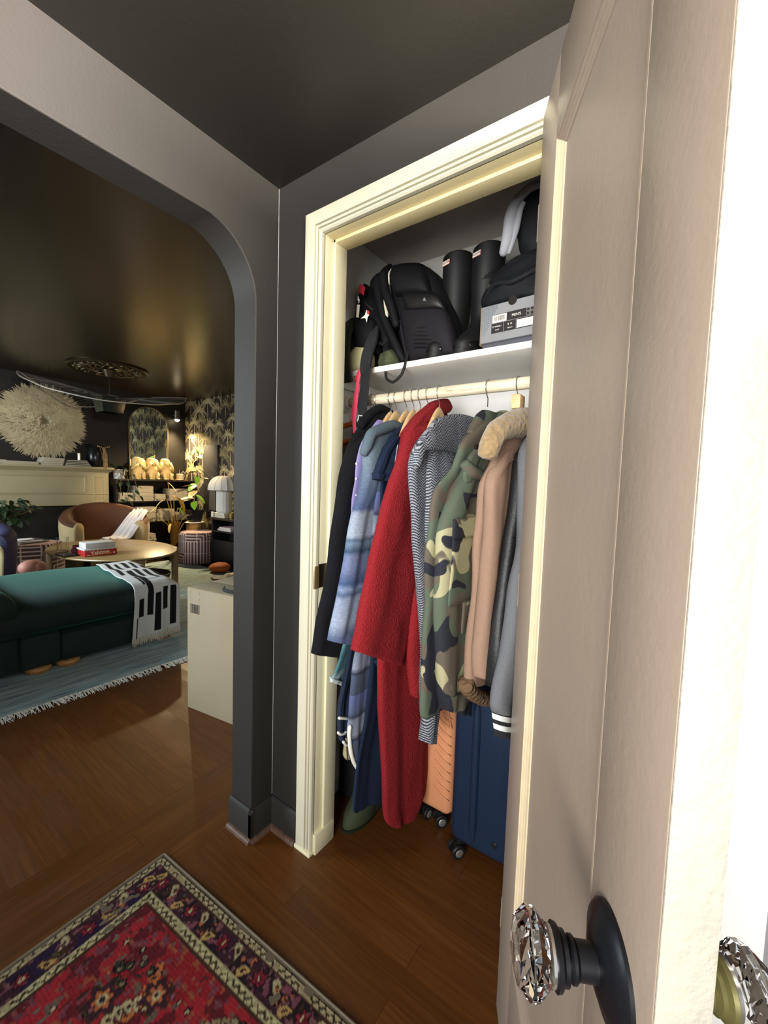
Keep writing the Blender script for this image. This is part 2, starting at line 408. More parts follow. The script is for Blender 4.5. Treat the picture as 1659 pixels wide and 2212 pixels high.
# ------------------------------------------------------------------ closet fittings
SZ, RY, RZ = 1.762, .27, 1.648
sh = thing('closet_shelf', 'white painted shelf board above the hanging rail', 'shelf', (.62, .42, SZ - .02))
MB().box(.091, 1.148, .24, .598, SZ - .021, SZ, .002).build('shelf_board', flat('white_shelf_paint', 'ece9e0', .45, var=.04), sh)
MB().box(.091, .104, .2, .598, SZ - .06, SZ - .0212, .002).build('cleat', MATS['white_shelf_paint'], sh)
MB().box(.105, 1.148, .582, .599, 1.60, SZ - .0212, .002).build('cleat', paint('white_cleat_paint', 'dfdeda', .5, .05, .0, .3), sh)
rd = thing('closet_rail', 'weathered whitewashed wooden hanging rail in the closet', 'rail', (.62, RY, RZ))
t = NT('weathered_pole'); v = t.coord(scale=(3, 40, 40))
g = t.noise(v, 3, 5, .7)
t.set(Base_Color=t.ramp(g, [(.3, L('9a8a6e')), (.45, L('cbbfa4')), (.7, L('ddd4be'))]), Roughness=.6); t.bump(g, .25)
MB().lathe([(.019, .1045), (.019, 1.148)], (0, RY, RZ), 24, 'X').build('pole', t.m, rd)
MB().lathe([(.036, .0905), (.036, .097), (.030, .102), (.024, .106), (.024, .118), (.0195, .121)], (0, RY, RZ), 28, 'X').build('socket', MATS['white_shelf_paint'], rd)
tr = struct('trim_9', MB().box(.0905, .108, WT + .01, .581, RZ - .16, RZ - .075, .002), MATS['white_cleat_paint'])

steel = flat('polished_steel_wire', 'c9c6bf', .22, 1.0, .05)
def wood(name, a, b, rough=.45):
    t = NT(name); v = t.coord(scale=(30, 3, 30)); g = t.noise(v, 4, 4, .6)
    t.set(Base_Color=t.ramp(g, [(.3, L(a)), (.7, L(b))]), Roughness=rough); return t.m
maple = wood('pale_maple', 'c09c6c', 'd6b888'); orangew = wood('orange_varnished_wood', '9c4d14', 'b9611c', .3)
def make_hanger(x, label, wm=maple):
    t = thing('coat_hanger', label, 'hanger', (x, RY, RZ), 'coat hangers on the closet rail')
    path = []
    for k in range(15):
        a = math.radians(-25 + k * 15); path.append((x, RY + .0225 * math.cos(a), RZ + .0225 * math.sin(a)))
    path += [(x, RY - .021, RZ - .012), (x, RY - .010, RZ - .026), (x, RY, RZ - .036), (x, RY, RZ - .062)]
    MB().tube(path, .0017, 8).build('hook', steel, t)
    rings = []
    for k in range(21):
        s = -1 + 2 * k / 20; a = abs(s)
        zc = RZ - .068 - .19 * a ** 1.6; hw = .006 + .010 * a ** 2; hh = .021 - .009 * a if a < .95 else .008
        rings.append([(x + hw * math.cos(q), RY + s * .130, zc + hh * math.sin(q)) for q in [2 * PI * j / 12 for j in range(12)]])
    MB().loft(rings).build('hanger_body', wm, t)
    MB().tube([(x, RY - .10, RZ - .20), (x, RY - .09, RZ - .23), (x, RY + .09, RZ - .23), (x, RY + .10, RZ - .20)], .0045, 8).build('trouser_bar', wm, t)
    return t
h0 = make_hanger(.228, 'wooden hanger inside the black wool coat')
for hx, lb in ((.256, 'wooden hanger beside the black coat with bare rounded top'), (.318, 'wooden hanger above the lavender blouse'), (.343, 'wooden hanger above the blue flannel collar'),
               (.387, 'wooden hanger between flannel shirt and red coat'), (.417, 'wooden hanger with steel hook over the dark denim shirt'), (.445, 'steel hooked hanger just left of the red collar'), (.477, 'hanger whose hook rises behind the red coat collar'),
               (.520, 'wooden hanger with bare top above the grey herringbone coat'), (.694, 'hanger with tall steel hook above the camouflage jacket'), (.790, 'hanger with square maple top inside the shearling coat'), (.862, 'hanger carrying the grey varsity jacket by the door')):
    copy_tree(h0, (hx, RY, RZ), lb)
nk = [o for o in bpy.data.objects if o.get('label', '').startswith('hanger with square maple')][0]; ORG[nk.name] = (.79, RY, RZ)
MB().box(.776, .806, RY - .024, RY + .024, RZ - .078, RZ - .034, .006).build('hanger_neck', maple, nk)
for ch in list(nk.children):
    if ch.name.startswith(('hanger_body', 'trouser_bar')): bpy.data.objects.remove(ch)
ck = [o for o in bpy.data.objects if o.get('label', '').startswith('hanger with tall steel')][0]
for ch in list(ck.children):
    if not ch.name.startswith('hook'): bpy.data.objects.remove(ch)
# two bare orange hangers by the left wall
def side_hanger(x, y, z, label):
    t = thing('wooden_hanger', label, 'hanger', (x, y, z), 'orange hangers at the left end of the rail')
    MB().tube([(x, y + .015, z + .09), (x, y + .02, z + .115), (x, y + .002, z + .132), (x, y - .018, z + .118), (x, y - .012, z + .10), (x, y, z + .085), (x, y, z + .03)], .0017, 8).build('hook', steel, t)
    rings = []
    for k in range(17):
        s = -1 + 2 * k / 16; a = abs(s)
        rings.append([(x + (.007 + .003 * a) * math.cos(q) - .02 * a, y + s * .2, z + .025 - .085 * a ** 1.4 + .011 * math.sin(q)) for q in [2 * PI * j / 10 for j in range(10)]])
    MB().loft(rings).build('hanger_body', orangew, t)
side_hanger(.150, RY, RZ - .109, 'orange varnished hanger by the left closet wall, upper one')
side_hanger(.132, RY, RZ - .175, 'orange varnished hanger by the left closet wall, lower one')

# ------------------------------------------------------------------ cloth
def cloth(name, parent, m, rows, x0, t=.03, mm=30, n=40, fold=(.006, 2.2, 0.0), pw=.72, taper=True):
    """hanging cloth: each row joins front point A to back point B (y, z); the cross-section is a flattened tube with folds"""
    R = interp([tuple(r) + ((1.0, 0.0)[len(r) - 4:] if len(r) < 6 else ()) for r in rows], mm); rings = []
    amp, nf, ph = fold
    for i, (ya, za, yb, zb, ts, dx) in enumerate(R):
        s = i / (mm - 1); ring = []
        for j in range(n):
            a = 2 * PI * j / n; c, sn = math.cos(a), math.sin(a)
            q = (math.copysign(abs(c) ** pw, c) + 1) / 2
            y = ya + (yb - ya) * q; z = za + (zb - za) * q
            th = t * ts * math.copysign(abs(sn) ** .75, sn)
            fd = amp * min(1, .25 + s * 1.6) * (math.sin(2 * PI * nf * (q + .12 * s) + ph) + .5 * math.sin(2 * PI * nf * 2.3 * q + ph * 2 + 3 * s))
            w = noise.noise((y * 9 + ph, z * 6, x0 * 20)) * .006 + noise.noise((y * 26 + ph, z * 9, x0 * 31)) * .0042
            ring.append((x0 + dx + th + fd + w, y, z))
        rings.append(ring)
    mb = MB(); c0 = [sum(p[k] for p in rings[0]) / n for k in range(3)]; c1 = [sum(p[k] for p in rings[-1]) / n for k in range(3)]
    if taper:
        rings.insert(0, [tuple(c0[k] + (p[k] - c0[k]) * .6 for k in range(3)) for p in rings[0]])
        rings.append([tuple(c1[k] + (p[k] - c1[k]) * (.62 if k == 0 else .97) for k in range(3)) for p in rings[-1]])
    mb.loft(rings); return mb.build(name, m, parent, 'all')
def roll(name, parent, m, pts, r, x0, n=14, k=24, flatx=1.0):
    P = interp([(x0 + (p[2] if len(p) > 2 else 0), p[0], p[1], (p[3] if len(p) > 3 else 1)) for p in pts], k)
    mb = MB().tube([p[:3] for p in P], [r * p[3] * (.55 if i in (0, k - 1) else 1) for i, p in enumerate(P)], n)
    return mb.build(name, m, parent, 'all')
def garment(name, label, cat, x0): return thing(name, label, cat, (x0, RY, 0))
def woolly(name, hx, var, scale, bump, rough=.95, dist=.004, sheen=.0):
    t = NT(name); v = t.coord(); c = L(hx)
    vo = t.n('TexVoronoi', {'Vector': v, 'Scale': scale, 'Randomness': 1.0}, feature='SMOOTH_F1').outputs['Distance']
    n1 = t.noise(v, scale * .6, 4, .7)
    h = t.math('ADD', t.math('MULTIPLY', vo, -1.0), n1)
    t.set(Base_Color=t.ramp(h, [(.0, tuple(x * (1 - var) for x in c[:3]) + (1,)), (.55, c), (.9, tuple(min(1, x * (1 + var * 1.6)) for x in c[:3]) + (1,))]), Roughness=rough, Specular_IOR_Level=.2)
    if sheen: t.set(Sheen_Weight=sheen)
    t.bump(h, bump, dist); return t.m
blackwool = woolly('black_wool', '15151a', .3, 160, .25)
boucle = woolly('red_boucle', '99242a', .30, 230, .8, .95, .004)
denim = woolly('dark_denim', '1d2840', .25, 420, .2)
navy = woolly('navy_cotton', '232b40', .2, 260, .2)
greymelton = woolly('grey_melton', '68696c', .14, 300, .25)
suede = woolly('tan_suede', '927664', .07, 120, .1, .9)
fur = woolly('honey_fur', 'a58a63', .22, 70, .8, .9, .010, .3)
brownfur = woolly('brown_fur', '7b6148', .3, 80, .9, .9, .010)
leather = flat('black_leather', '131315', .5, var=.1, bump=.25, bs=140)
nylon = flat('black_nylon', '0d0c0e', .7, spec=.25, var=.2, bump=.12, bs=300)
nylon2 = flat('charcoal_nylon', '18161a', .72, spec=.25, var=.15, bump=.15, bs=420)
offw = flat('off_white_trim', 'd8d6cc', .8, var=.05)
buttonm = flat('dark_button', '1a1a1a', .3)
# 1 black coat
g = garment('black_coat', 'long black wool coat hanging furthest left in the closet', 'coat', .27)
cloth('coat_body', g, blackwool, [(.24, 1.60, .31, 1.60, .6), (.20, 1.575, .37, 1.58), (.15, 1.526, .43, 1.53), (.10, 1.47, .47, 1.47), (.07, 1.38, .48, 1.38), (.065, 1.2, .46, 1.2), (.07, 1.0, .44, 1.0), (.08, .74, .42, .72)], .262, .026, fold=(.005, 2, 1.))
cloth('sleeve', g, blackwool, [(.16, 1.50, .24, 1.51, .6), (.094, 1.46, .22, 1.45), (.055, 1.397, .205, 1.38), (.028, 1.303, .19, 1.29), (.003, 1.164, .165, 1.15), (-.019, 1.011, .14, .99), (-.048, .893, .10, .865), (-.074, .775, .058, .725)], .282, .030, fold=(.003, 1.2, 2.))
roll('collar', g, blackwool, [(.33, 1.605), (.26, 1.612), (.20, 1.582), (.14, 1.53)], .016, .274)
# 2 lavender blouse
g = garment('lavender_blouse', 'lavender blouse with small buttons, just showing behind the flannel shirt', 'blouse', .315)
lav = flat('lavender_cotton', '8d83b4', .85, var=.08)
b_ = cloth('blouse_body', g, lav, [(.2, 1.56, .36, 1.56), (.10, 1.47, .42, 1.48), (.072, 1.40, .42, 1.40), (.068, 1.336, .41, 1.33), (.056, 1.266, .4, 1.26), (.06, 1.0, .38, 1.0), (.07, .82, .36, .82)], .315, .010, fold=(.003, 2, 0.))
for z in (1.395, 1.345, 1.29): MB().ball((.322, .072, z), .005, 10, 6).build('button', flat('lilac_button', 'c9c1e0', .3), g)
# 3 blue ombre flannel
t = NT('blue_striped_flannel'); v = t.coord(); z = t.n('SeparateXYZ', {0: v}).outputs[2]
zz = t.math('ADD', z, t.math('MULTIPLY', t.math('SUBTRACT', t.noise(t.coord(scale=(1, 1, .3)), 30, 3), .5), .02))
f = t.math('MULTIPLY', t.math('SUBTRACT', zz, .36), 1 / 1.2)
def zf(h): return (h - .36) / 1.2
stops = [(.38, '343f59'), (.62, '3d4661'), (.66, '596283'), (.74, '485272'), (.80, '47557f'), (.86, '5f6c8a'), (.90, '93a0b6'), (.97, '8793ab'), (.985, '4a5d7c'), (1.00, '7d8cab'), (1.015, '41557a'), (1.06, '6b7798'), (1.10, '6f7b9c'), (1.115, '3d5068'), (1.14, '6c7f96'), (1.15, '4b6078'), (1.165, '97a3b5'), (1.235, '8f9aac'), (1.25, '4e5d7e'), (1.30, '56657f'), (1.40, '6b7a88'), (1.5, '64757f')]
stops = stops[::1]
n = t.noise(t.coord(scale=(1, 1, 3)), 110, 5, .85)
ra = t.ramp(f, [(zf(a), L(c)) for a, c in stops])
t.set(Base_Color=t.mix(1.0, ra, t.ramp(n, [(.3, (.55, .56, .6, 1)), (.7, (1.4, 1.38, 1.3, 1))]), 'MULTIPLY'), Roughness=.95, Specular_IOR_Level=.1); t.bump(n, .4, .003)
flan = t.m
greyd = woolly('grey_blue_heather', '64747f', .3, 300, .4)
g = garment('flannel_shirt', 'blue ombre striped flannel shirt between black coat and red coat', 'shirt', .36)
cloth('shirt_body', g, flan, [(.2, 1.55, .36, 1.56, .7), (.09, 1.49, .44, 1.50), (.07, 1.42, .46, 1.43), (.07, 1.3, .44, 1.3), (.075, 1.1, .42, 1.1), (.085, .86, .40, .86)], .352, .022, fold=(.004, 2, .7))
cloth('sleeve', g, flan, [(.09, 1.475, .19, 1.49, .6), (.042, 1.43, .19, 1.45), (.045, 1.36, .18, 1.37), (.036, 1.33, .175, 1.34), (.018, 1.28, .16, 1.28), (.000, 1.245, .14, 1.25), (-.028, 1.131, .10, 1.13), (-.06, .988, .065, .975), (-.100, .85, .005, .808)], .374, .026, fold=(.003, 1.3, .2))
roll('collar', g, greyd, [(.028, 1.418, .004, .7), (.04, 1.452, .012), (.062, 1.490, .012), (.12, 1.512, .01, 1.1), (.19, 1.533, .006, 1.1), (.27, 1.53, 0)], .018, .378)
cloth('yoke', g, greyd, [(.06, 1.478, .2, 1.52, .6), (.05, 1.42, .2, 1.45), (.052, 1.36, .185, 1.37)], .384, .020, 12, 30, fold=(.002, 1, 0))
# 4 denim shirt
g = garment('denim_shirt', 'dark blue denim shirt with pale stitching beside the red coat', 'shirt', .42)
cloth('shirt_body', g, denim, [(.24, 1.55, .38, 1.56, .6), (.15, 1.50, .44, 1.5), (.10, 1.44, .45, 1.44), (.09, 1.25, .43, 1.25), (.08, 1.0, .42, 1.0), (.07, .74, .40, .74)], .404, .011)
slv = cloth('sleeve', g, denim, [(.14, 1.49, .22, 1.50, .6), (.098, 1.462, .2, 1.46), (.066, 1.42, .18, 1.41), (.042, 1.362, .16, 1.35)], .424, .022, 14)
cloth('cuff', slv, denim, [(.038, 1.366, .162, 1.352, 1.05), (.042, 1.345, .160, 1.332, 1.08)], .424, .023, 5)
st = flat('white_stitching', 'c3cbd9', .8)
for dy in (0, .010): MB().tube([(.4485, .128 + dy, 1.46), (.4495, .115 + dy, 1.41), (.449, .108 + dy, 1.37)], .0009, 5).build('stitching', st, slv)
cloth('hem', g, denim, [(.05, .75, .40, .75), (.075, .715, .40, .70)], .43, .02, 6)
# 5 teal flannel and robe
t = NT('teal_plaid'); v = t.coord(); n = t.noise(v, 160, 3, .8); z = t.n('SeparateXYZ', {0: v}).outputs[2]
c = t.ramp(t.math('FRACT', t.math('MULTIPLY', z, 8.)), [(0, L('39606a')), (.4, L('4f7d84')), (.55, L('8fa9ab')), (.7, L('44707a'))])
t.set(Base_Color=t.mix(1.0, c, t.ramp(n, [(.3, (.7, .7, .7, 1)), (.7, (1.25,) * 3 + (1,))]), 'MULTIPLY'), Roughness=.95); t.bump(n, .4, .003)
g = garment('teal_plaid_shirt', 'teal plaid shirt whose pale hem shows under the black sleeve', 'shirt', .325)
cloth('shirt_body', g, t.m, [(.16, 1.5, .36, 1.52, .6), (.10, 1.42, .42, 1.43), (.08, 1.2, .4, 1.2), (.05, .9, .38, .9), (-.0, .76, .36, .75), (-.03, .71, .30, .66), (-.043, .692, .13, .586)], .322, .012)
cloth('hem_band', g, flat('pale_teal_binding', 'b9c4c2', .85), [(-.0425, .70, .131, .594), (-.045, .686, .132, .578)], .322, .0135, 4)
t = NT('slate_plaid'); v = t.coord(); sx = t.n('SeparateXYZ', {0: v}); n = t.noise(v, 260, 3, .8)
a = t.ramp(t.math('FRACT', t.math('MULTIPLY', sx.outputs[2], 4.6)), [(0, L('3b4459')), (.28, L('465069')), (.32, L('252d3f')), (.40, L('7f8698')), (.62, L('6e7588')), (.66, L('2b3446')), (.74, L('4a5472')), (.9, L('525c86'))])
b = t.ramp(t.math('FRACT', t.math('MULTIPLY', sx.outputs[1], 9.)), [(0, (1, 1, 1, 1)), (.6, (.92,) * 3 + (1,)), (.68, (.62,) * 3 + (1,)), (.78, (1.1,) * 3 + (1,))])
c = t.mix(1.0, a, b, 'MULTIPLY')
t.set(Base_Color=t.mix(1.0, c, t.ramp(n, [(.3, (.75,) * 3 + (1,)), (.7, (1.22,) * 3 + (1,))]), 'MULTIPLY'), Roughness=.95); t.bump(n, .4, .003)
g = garment('plaid_robe', 'slate blue plaid robe with curved white piped hem', 'robe', .395)
cloth('robe_body', g, t.m, [(.16, 1.5, .36, 1.5, .6), (.1, 1.4, .4, 1.4), (.06, 1.1, .36, 1.1), (.01, .85, .24, .85), (-.012, .74, .11, .73), (-.021, .655, .108, .645), (-.022, .58, .092, .56), (-.028, .53, .086, .51), (-.012, .455, .078, .43), (.012, .40, .07, .385), (.05, .366, .062, .364)], .395, .016, fold=(.003, 1.4, 0))
roll('white_piping', g, offw, [(-.026, .56), (-.030, .53), (-.020, .47), (-.004, .425), (.018, .39), (.045, .367), (.060, .362)], .0065, .404, 8, 20)
g = garment('navy_robe', 'navy robe with white piped edges deep in the left corner', 'robe', .352)
cloth('robe_body', g, navy, [(.14, 1.45, .36, 1.45, .6), (.09, 1.3, .38, 1.3), (.06, 1.0, .3, 1.0), (.0, .72, .16, .72), (-.03, .62, .08, .62), (-.03, .53, .05, .52), (-.005, .47, .035, .455)], .352, .014)
roll('white_piping', g, offw, [(-.040, .575), (-.02, .566), (.0, .556), (.012, .552)], .005, .366, 8, 12)
roll('white_piping', g, offw, [(-.040, .527), (-.025, .513), (-.008, .507), (.003, .510)], .005, .364, 8, 12)
roll('white_piping', g, offw, [(-.012, .482), (.0, .466), (.014, .456), (.028, .452)], .005, .364, 8, 12)
cloth('belt_end', g, flat('khaki_belt', '9a916f', .9), [(.002, .49, .035, .49), (.0, .44, .036, .436), (.004, .415, .034, .41), (.014, .402, .032, .40)], .36, .006, 10)
g = garment('denim_dress', 'long dark denim dress reaching down beside the red coat', 'dress', .425)
cloth('dress_body', g, denim, [(.2, 1.5, .36, 1.5, .6), (.14, 1.4, .42, 1.4), (.10, 1.1, .40, 1.1), (.055, .73, .36, .73), (.034, .547, .34, .55), (.003, .42, .33, .42), (-.010, .349, .32, .34), (-.014, .272, .31, .20), (.0, .25, .30, .16)], .408, .013, 34)
# 6 red coat
g = garment('red_coat', 'long red boucle coat with wide sleeve hanging mid closet', 'coat', .46)
cloth('coat_body', g, boucle, [(.32, 1.605, .42, 1.61, .6), (.2, 1.555, .46, 1.56), (.13, 1.45, .47, 1.45), (.07, 1.2, .45, 1.2), (.035, .95, .42, .95), (.022, .751, .39, .75), (.053, .489, .375, .49), (.084, .244, .38, .22, .9), (.108, .17, .37, .12, .85), (.15, .125, .31, .065, .7)], .464, .028, 40, 48, fold=(.006, 1.6, .4))
cloth('wide_sleeve', g, boucle, [(.22, 1.55, .36, 1.57, .5), (.127, 1.505, .36, 1.50), (.065, 1.383, .33, 1.36), (.003, 1.253, .28, 1.2), (-.052, 1.089, .225, 1.02), (-.095, .945, .17, .86), (-.122, .856, .124, .725)], .482, .034, 34, 44, fold=(.004, 1.1, 1.))
cloth('rear_sleeve', g, boucle, [(.175, 1.05, .30, 1.05, .4), (.15, .97, .26, .98, .8), (.138, .88, .24, .85), (.135, .79, .246, .76), (.147, .70, .254, .66), (.166, .612, .256, .562)], .512, .022, 24, fold=(.003, 1, 0))
cloth('collar', g, boucle, [(.395, 1.60, .425, 1.632, .7), (.33, 1.575, .385, 1.652, .9), (.24, 1.54, .30, 1.628), (.17, 1.50, .205, 1.572), (.12, 1.462, .135, 1.515, .9)], .482, .026, 22, 26, fold=(.002, 1, 0))
# 7 herringbone coat
t = NT('grey_herringbone'); v = t.coord(); sx = t.n('SeparateXYZ', {0: v})
pp = t.math('PINGPONG', t.math('ADD', sx.outputs[1], t.math('MULTIPLY', sx.outputs[2], .15)), .019)
n = t.noise(v, 420, 3, .8)
st_ = t.math('SINE', t.math('MULTIPLY', t.math('ADD', sx.outputs[2], t.math('MULTIPLY', pp, .75)), 2 * PI / .0086))
val = t.math('ADD', t.math('MULTIPLY', st_, .26), t.math('ADD', t.math('MULTIPLY', t.math('SUBTRACT', n, .5), 1.7), .5))
t.set(Base_Color=t.ramp(val, [(.25, L('23252c')), (.55, L('6c6f78')), (.85, L('b5b7bd'))]), Roughness=.95, Specular_IOR_Level=.1); t.bump(val, .4, .003)
herr = t.m
g = garment('herringbone_coat', 'grey herringbone tweed coat with broad collar right of the red coat', 'coat', .56)
cloth('coat_body', g, herr, [(.25, 1.56, .45, 1.58, .6), (.10, 1.48, .46, 1.5), (.028, 1.40, .46, 1.41), (.05, 1.257, .45, 1.26), (.075, 1.113, .44, 1.1), (.108, .991, .42, .98), (.15, .796, .40, .78), (.15, .66, .36, .65), (.17, .58, .30, .56)], .556, .028, 34, fold=(.005, 1.8, .6))
cloth('sleeve', g, herr, [(.12, 1.46, .28, 1.46, .5), (.10, 1.38, .29, 1.38), (.105, 1.2, .25, 1.2), (.13, 1.0, .24, 1.0), (.165, .8, .235, .78), (.14, .62, .225, .60), (.125, .50, .205, .458)], .58, .026, 28, fold=(.003, 1, .4))
cloth('broad_collar', g, herr, [(-.008, 1.385, -.004, 1.425, .6), (.004, 1.378, .012, 1.455, .8), (.03, 1.425, .045, 1.488, .85), (.10, 1.435, .105, 1.53), (.19, 1.437, .20, 1.558), (.28, 1.437, .285, 1.572), (.37, 1.43, .375, 1.572), (.43, 1.44, .435, 1.548, .8)], .598, .016, 30, 30, fold=(.002, 1, 0))
bl = flat('black_lining', '1a1b20', .5)
cloth('strap_loops', g, bl, [(.20, 1.41, .24, 1.415), (.235, 1.37, .262, 1.375), (.222, 1.33, .26, 1.34), (.19, 1.305, .24, 1.30), (.21, 1.25, .24, 1.25)], .612, .012, 16, 20)
# 8 camouflage jacket
t = NT('woodland_camouflage'); v = t.coord()
def blob(seed, sc, th): return t.ramp(t.noise(t.n('Mapping', {'Vector': v, 'Location': (seed, seed * 2.1, seed * .7), 'Scale': (1, 1, 1)}).outputs[0], sc, 1.2, .45, .7), [(th, (0, 0, 0, 1)), (th + .008, (1, 1, 1, 1))], 'LINEAR')
c = t.mix(blob(3.1, 8.5, .50), L('5a5347'), L('525b4c'))
c = t.mix(blob(8.4, 8, .62), c, L('9c9877'))
c = t.mix(blob(5.7, 8.5, .61), c, L('26272f'))
t.set(Base_Color=c, Roughness=.85, Specular_IOR_Level=.2); t.bump(t.noise(v, 600, 2), .15, .002)
camo = t.m
g = garment('camouflage_jacket', 'woodland camouflage field jacket with flap pocket', 'jacket', .66)
cloth('jacket_body', g, camo, [(.3, 1.575, .5, 1.58, .7, .046), (.16, 1.50, .5, 1.51, 1, .046), (.094, 1.452, .48, 1.45, 1, .04), (.085, 1.384, .45, 1.39, 1, .02), (.02, 1.316, .42, 1.3), (.001, 1.226, .40, 1.2), (-.02, 1.141, .38, 1.14), (-.005, 1.003, .36, 1.0), (-.012, .876, .34, .87), (-.012, .712, .3, .70), (.0, .66, .26, .63)], .648, .024, 34, fold=(.004, 1.6, .2))
sl = cloth('sleeve', g, camo, [(.20, 1.49, .30, 1.50, .5), (.157, 1.445, .27, 1.45, .8), (.115, 1.375, .24, 1.37), (.055, 1.318, .225, 1.31), (.01, 1.254, .218, 1.25), (-.012, 1.193, .214, 1.19), (-.012, 1.015, .214, 1.0), (.006, .83, .205, .81), (.024, .73, .202, .68)], .69, .032, 34, 44, fold=(.004, 1.1, .9))
cloth('cuff', sl, camo, [(.022, .735, .206, .69), (.045, .682, .21, .594)], .69, .035, 8)
pk = cloth('pocket', g, camo, [(.0, 1.19, .175, 1.19), (.0, 1.0, .175, 1.0)], .721, .007, 8, 28, (0, 1, 0), .4)
cloth('pocket_flap', pk, camo, [(-.012, 1.243, .185, 1.243), (-.012, 1.19, .185, 1.19)], .727, .008, 6, 28, (0, 1, 0), .35)
cloth('small_pocket', sl, camo, [(.09, 1.0, .2, .99), (.092, .90, .2, .88)], .72, .006, 8, 24, (0, 1, 0), .4)
cloth('hood_collar', g, camo, [(.30, 1.50, .47, 1.575, .7), (.18, 1.46, .42, 1.52), (.10, 1.415, .33, 1.455), (.075, 1.37, .24, 1.40), (.085, 1.34, .20, 1.36, .7)], .712, .016, 16, 30, fold=(.004, 1.5, .3))
roll('stand_collar', g, camo, [(.30, 1.535, 0, .8), (.38, 1.568), (.46, 1.572), (.53, 1.55, 0, .8)], .024, .70)
cloth('collar_dome', g, camo, [(.235, 1.545, .33, 1.55, .5), (.25, 1.574, .40, 1.572, .8), (.20, 1.545, .43, 1.55, 1), (.14, 1.49, .44, 1.49, 1)][1:], .688, .022, 12, 28, fold=(.002, 1, 0))
roll('gathered_strap', g, camo, [(.075, 1.40, .02, .7), (.10, 1.375, .03), (.16, 1.365, .035, .8), (.21, 1.36, .03, .6)], .020, .69)
MB().ball((.716, .145, 1.447), .010, 12, 8, (.5, 1, 1)).build('snap_button', buttonm, g)
# 9 shearling coat
g = garment('shearling_coat', 'tan suede shearling coat with honey fur collar', 'coat', .75)
cloth('coat_body', g, suede, [(.22, 1.56, .46, 1.57, .7, .042), (.14, 1.48, .48, 1.49, 1, .042), (.122, 1.40, .44, 1.40, 1, .03), (.112, 1.333, .42, 1.33), (.095, 1.20, .40, 1.2), (.092, 1.0, .36, 1.0), (.068, .83, .32, .80), (.07, .76, .30, .70)], .748, .026, 30, fold=(.003, 1.3, .3))
cloth('sleeve', g, suede, [(.2, 1.49, .28, 1.51, .5), (.148, 1.42, .26, 1.45), (.096, 1.35, .24, 1.36), (.086, 1.2, .205, 1.2), (.066, 1.013, .155, 1.01), (.055, .87, .14, .85), (.062, .80, .145, .76)], .784, .026, 26, fold=(.002, 1, .5))
roll('fur_collar', g, fur, [(.038, 1.405, 0, .75), (.046, 1.44, .004, .9), (.085, 1.482, .008), (.165, 1.508, .014, 1.2), (.25, 1.525, .016, 1.45), (.34, 1.535, .012, 1.5), (.44, 1.545, 0, 1.2)], .032, .793)
roll('fur_hem', g, brownfur, [(.060, .775), (.10, .735), (.16, .695), (.22, .66), (.27, .64)], .024, .75)
sm = flat('suede_seam', '7d6350', .9)
MB().tube([(.812, .09, 1.362), (.815, .14, 1.40), (.813, .2, 1.415), (.805, .235, 1.36), (.805, .232, 1.26)], .0022, 6).build('seam', sm, g)
# 10 leather jacket, 11 varsity jacket
g = garment('leather_jacket', 'black leather jacket behind the tan shearling sleeve', 'jacket', .815)
cloth('jacket_body', g, leather, [(.28, 1.53, .42, 1.54, .6), (.22, 1.46, .46, 1.46), (.20, 1.3, .44, 1.3), (.18, 1.0, .42, 1.0), (.16, .80, .40, .80)], .828, .010, 24)
sl = cloth('sleeve', g, leather, [(.24, 1.46, .31, 1.48, .5), (.192, 1.42, .29, 1.42), (.168, 1.349, .283, 1.34), (.132, 1.204, .272, 1.20), (.088, 1.027, .225, 1.0), (.061, .89, .165, .87), (.062, .785, .118, .755)], .826, .026, 28, fold=(.004, 1, 0))
MB().tube([(.842, .125, 1.19), (.8445, .2, 1.195), (.842, .268, 1.195)], .003, 6).build('seam', leather, sl)
t = NT('striped_rib_knit'); z = t.n('SeparateXYZ', {0: t.coord()}).outputs[2]
b_ = [(0, L('16171d')), (.32, L('d9d9d6')), (.5, L('16171d')), (.64, L('d9d9d6')), (.82, L('16171d'))]
rr = t.ramp(t.math('MULTIPLY', t.math('ADD', t.math('SUBTRACT', z, .5534), t.math('MULTIPLY', t.n('SeparateXYZ', {0: t.coord()}).outputs[1], .48)), 1 / .082), b_, 'CONSTANT')
t.set(Base_Color=rr, Roughness=.9)
rib = t.m
g = garment('varsity_jacket', 'grey wool varsity jacket with black and white striped cuff', 'jacket', .868)
cloth('jacket_body', g, greymelton, [(.26, 1.54, .40, 1.55, .6), (.18, 1.47, .46, 1.47), (.16, 1.3, .44, 1.3), (.12, 1.0, .42, 1.0), (.10, .80, .40, .80)], .872, .022, 24)
sl = cloth('sleeve', g, greymelton, [(.14, 1.47, .22, 1.49, .5), (.10, 1.42, .22, 1.42), (.112, 1.21, .22, 1.2), (.07, 1.04, .21, 1.02), (-.005, .876, .18, .86), (-.03, .79, .16, .745), (-.018, .762, .15, .70)], .872, .028, 28, fold=(.003, 1, 1.))
cloth('striped_cuff', sl, rib, [(-.016, .765, .148, .70, .95), (.012, .685, .128, .62, .8)], .872, .024, 8, 40, (0, 1, 0))

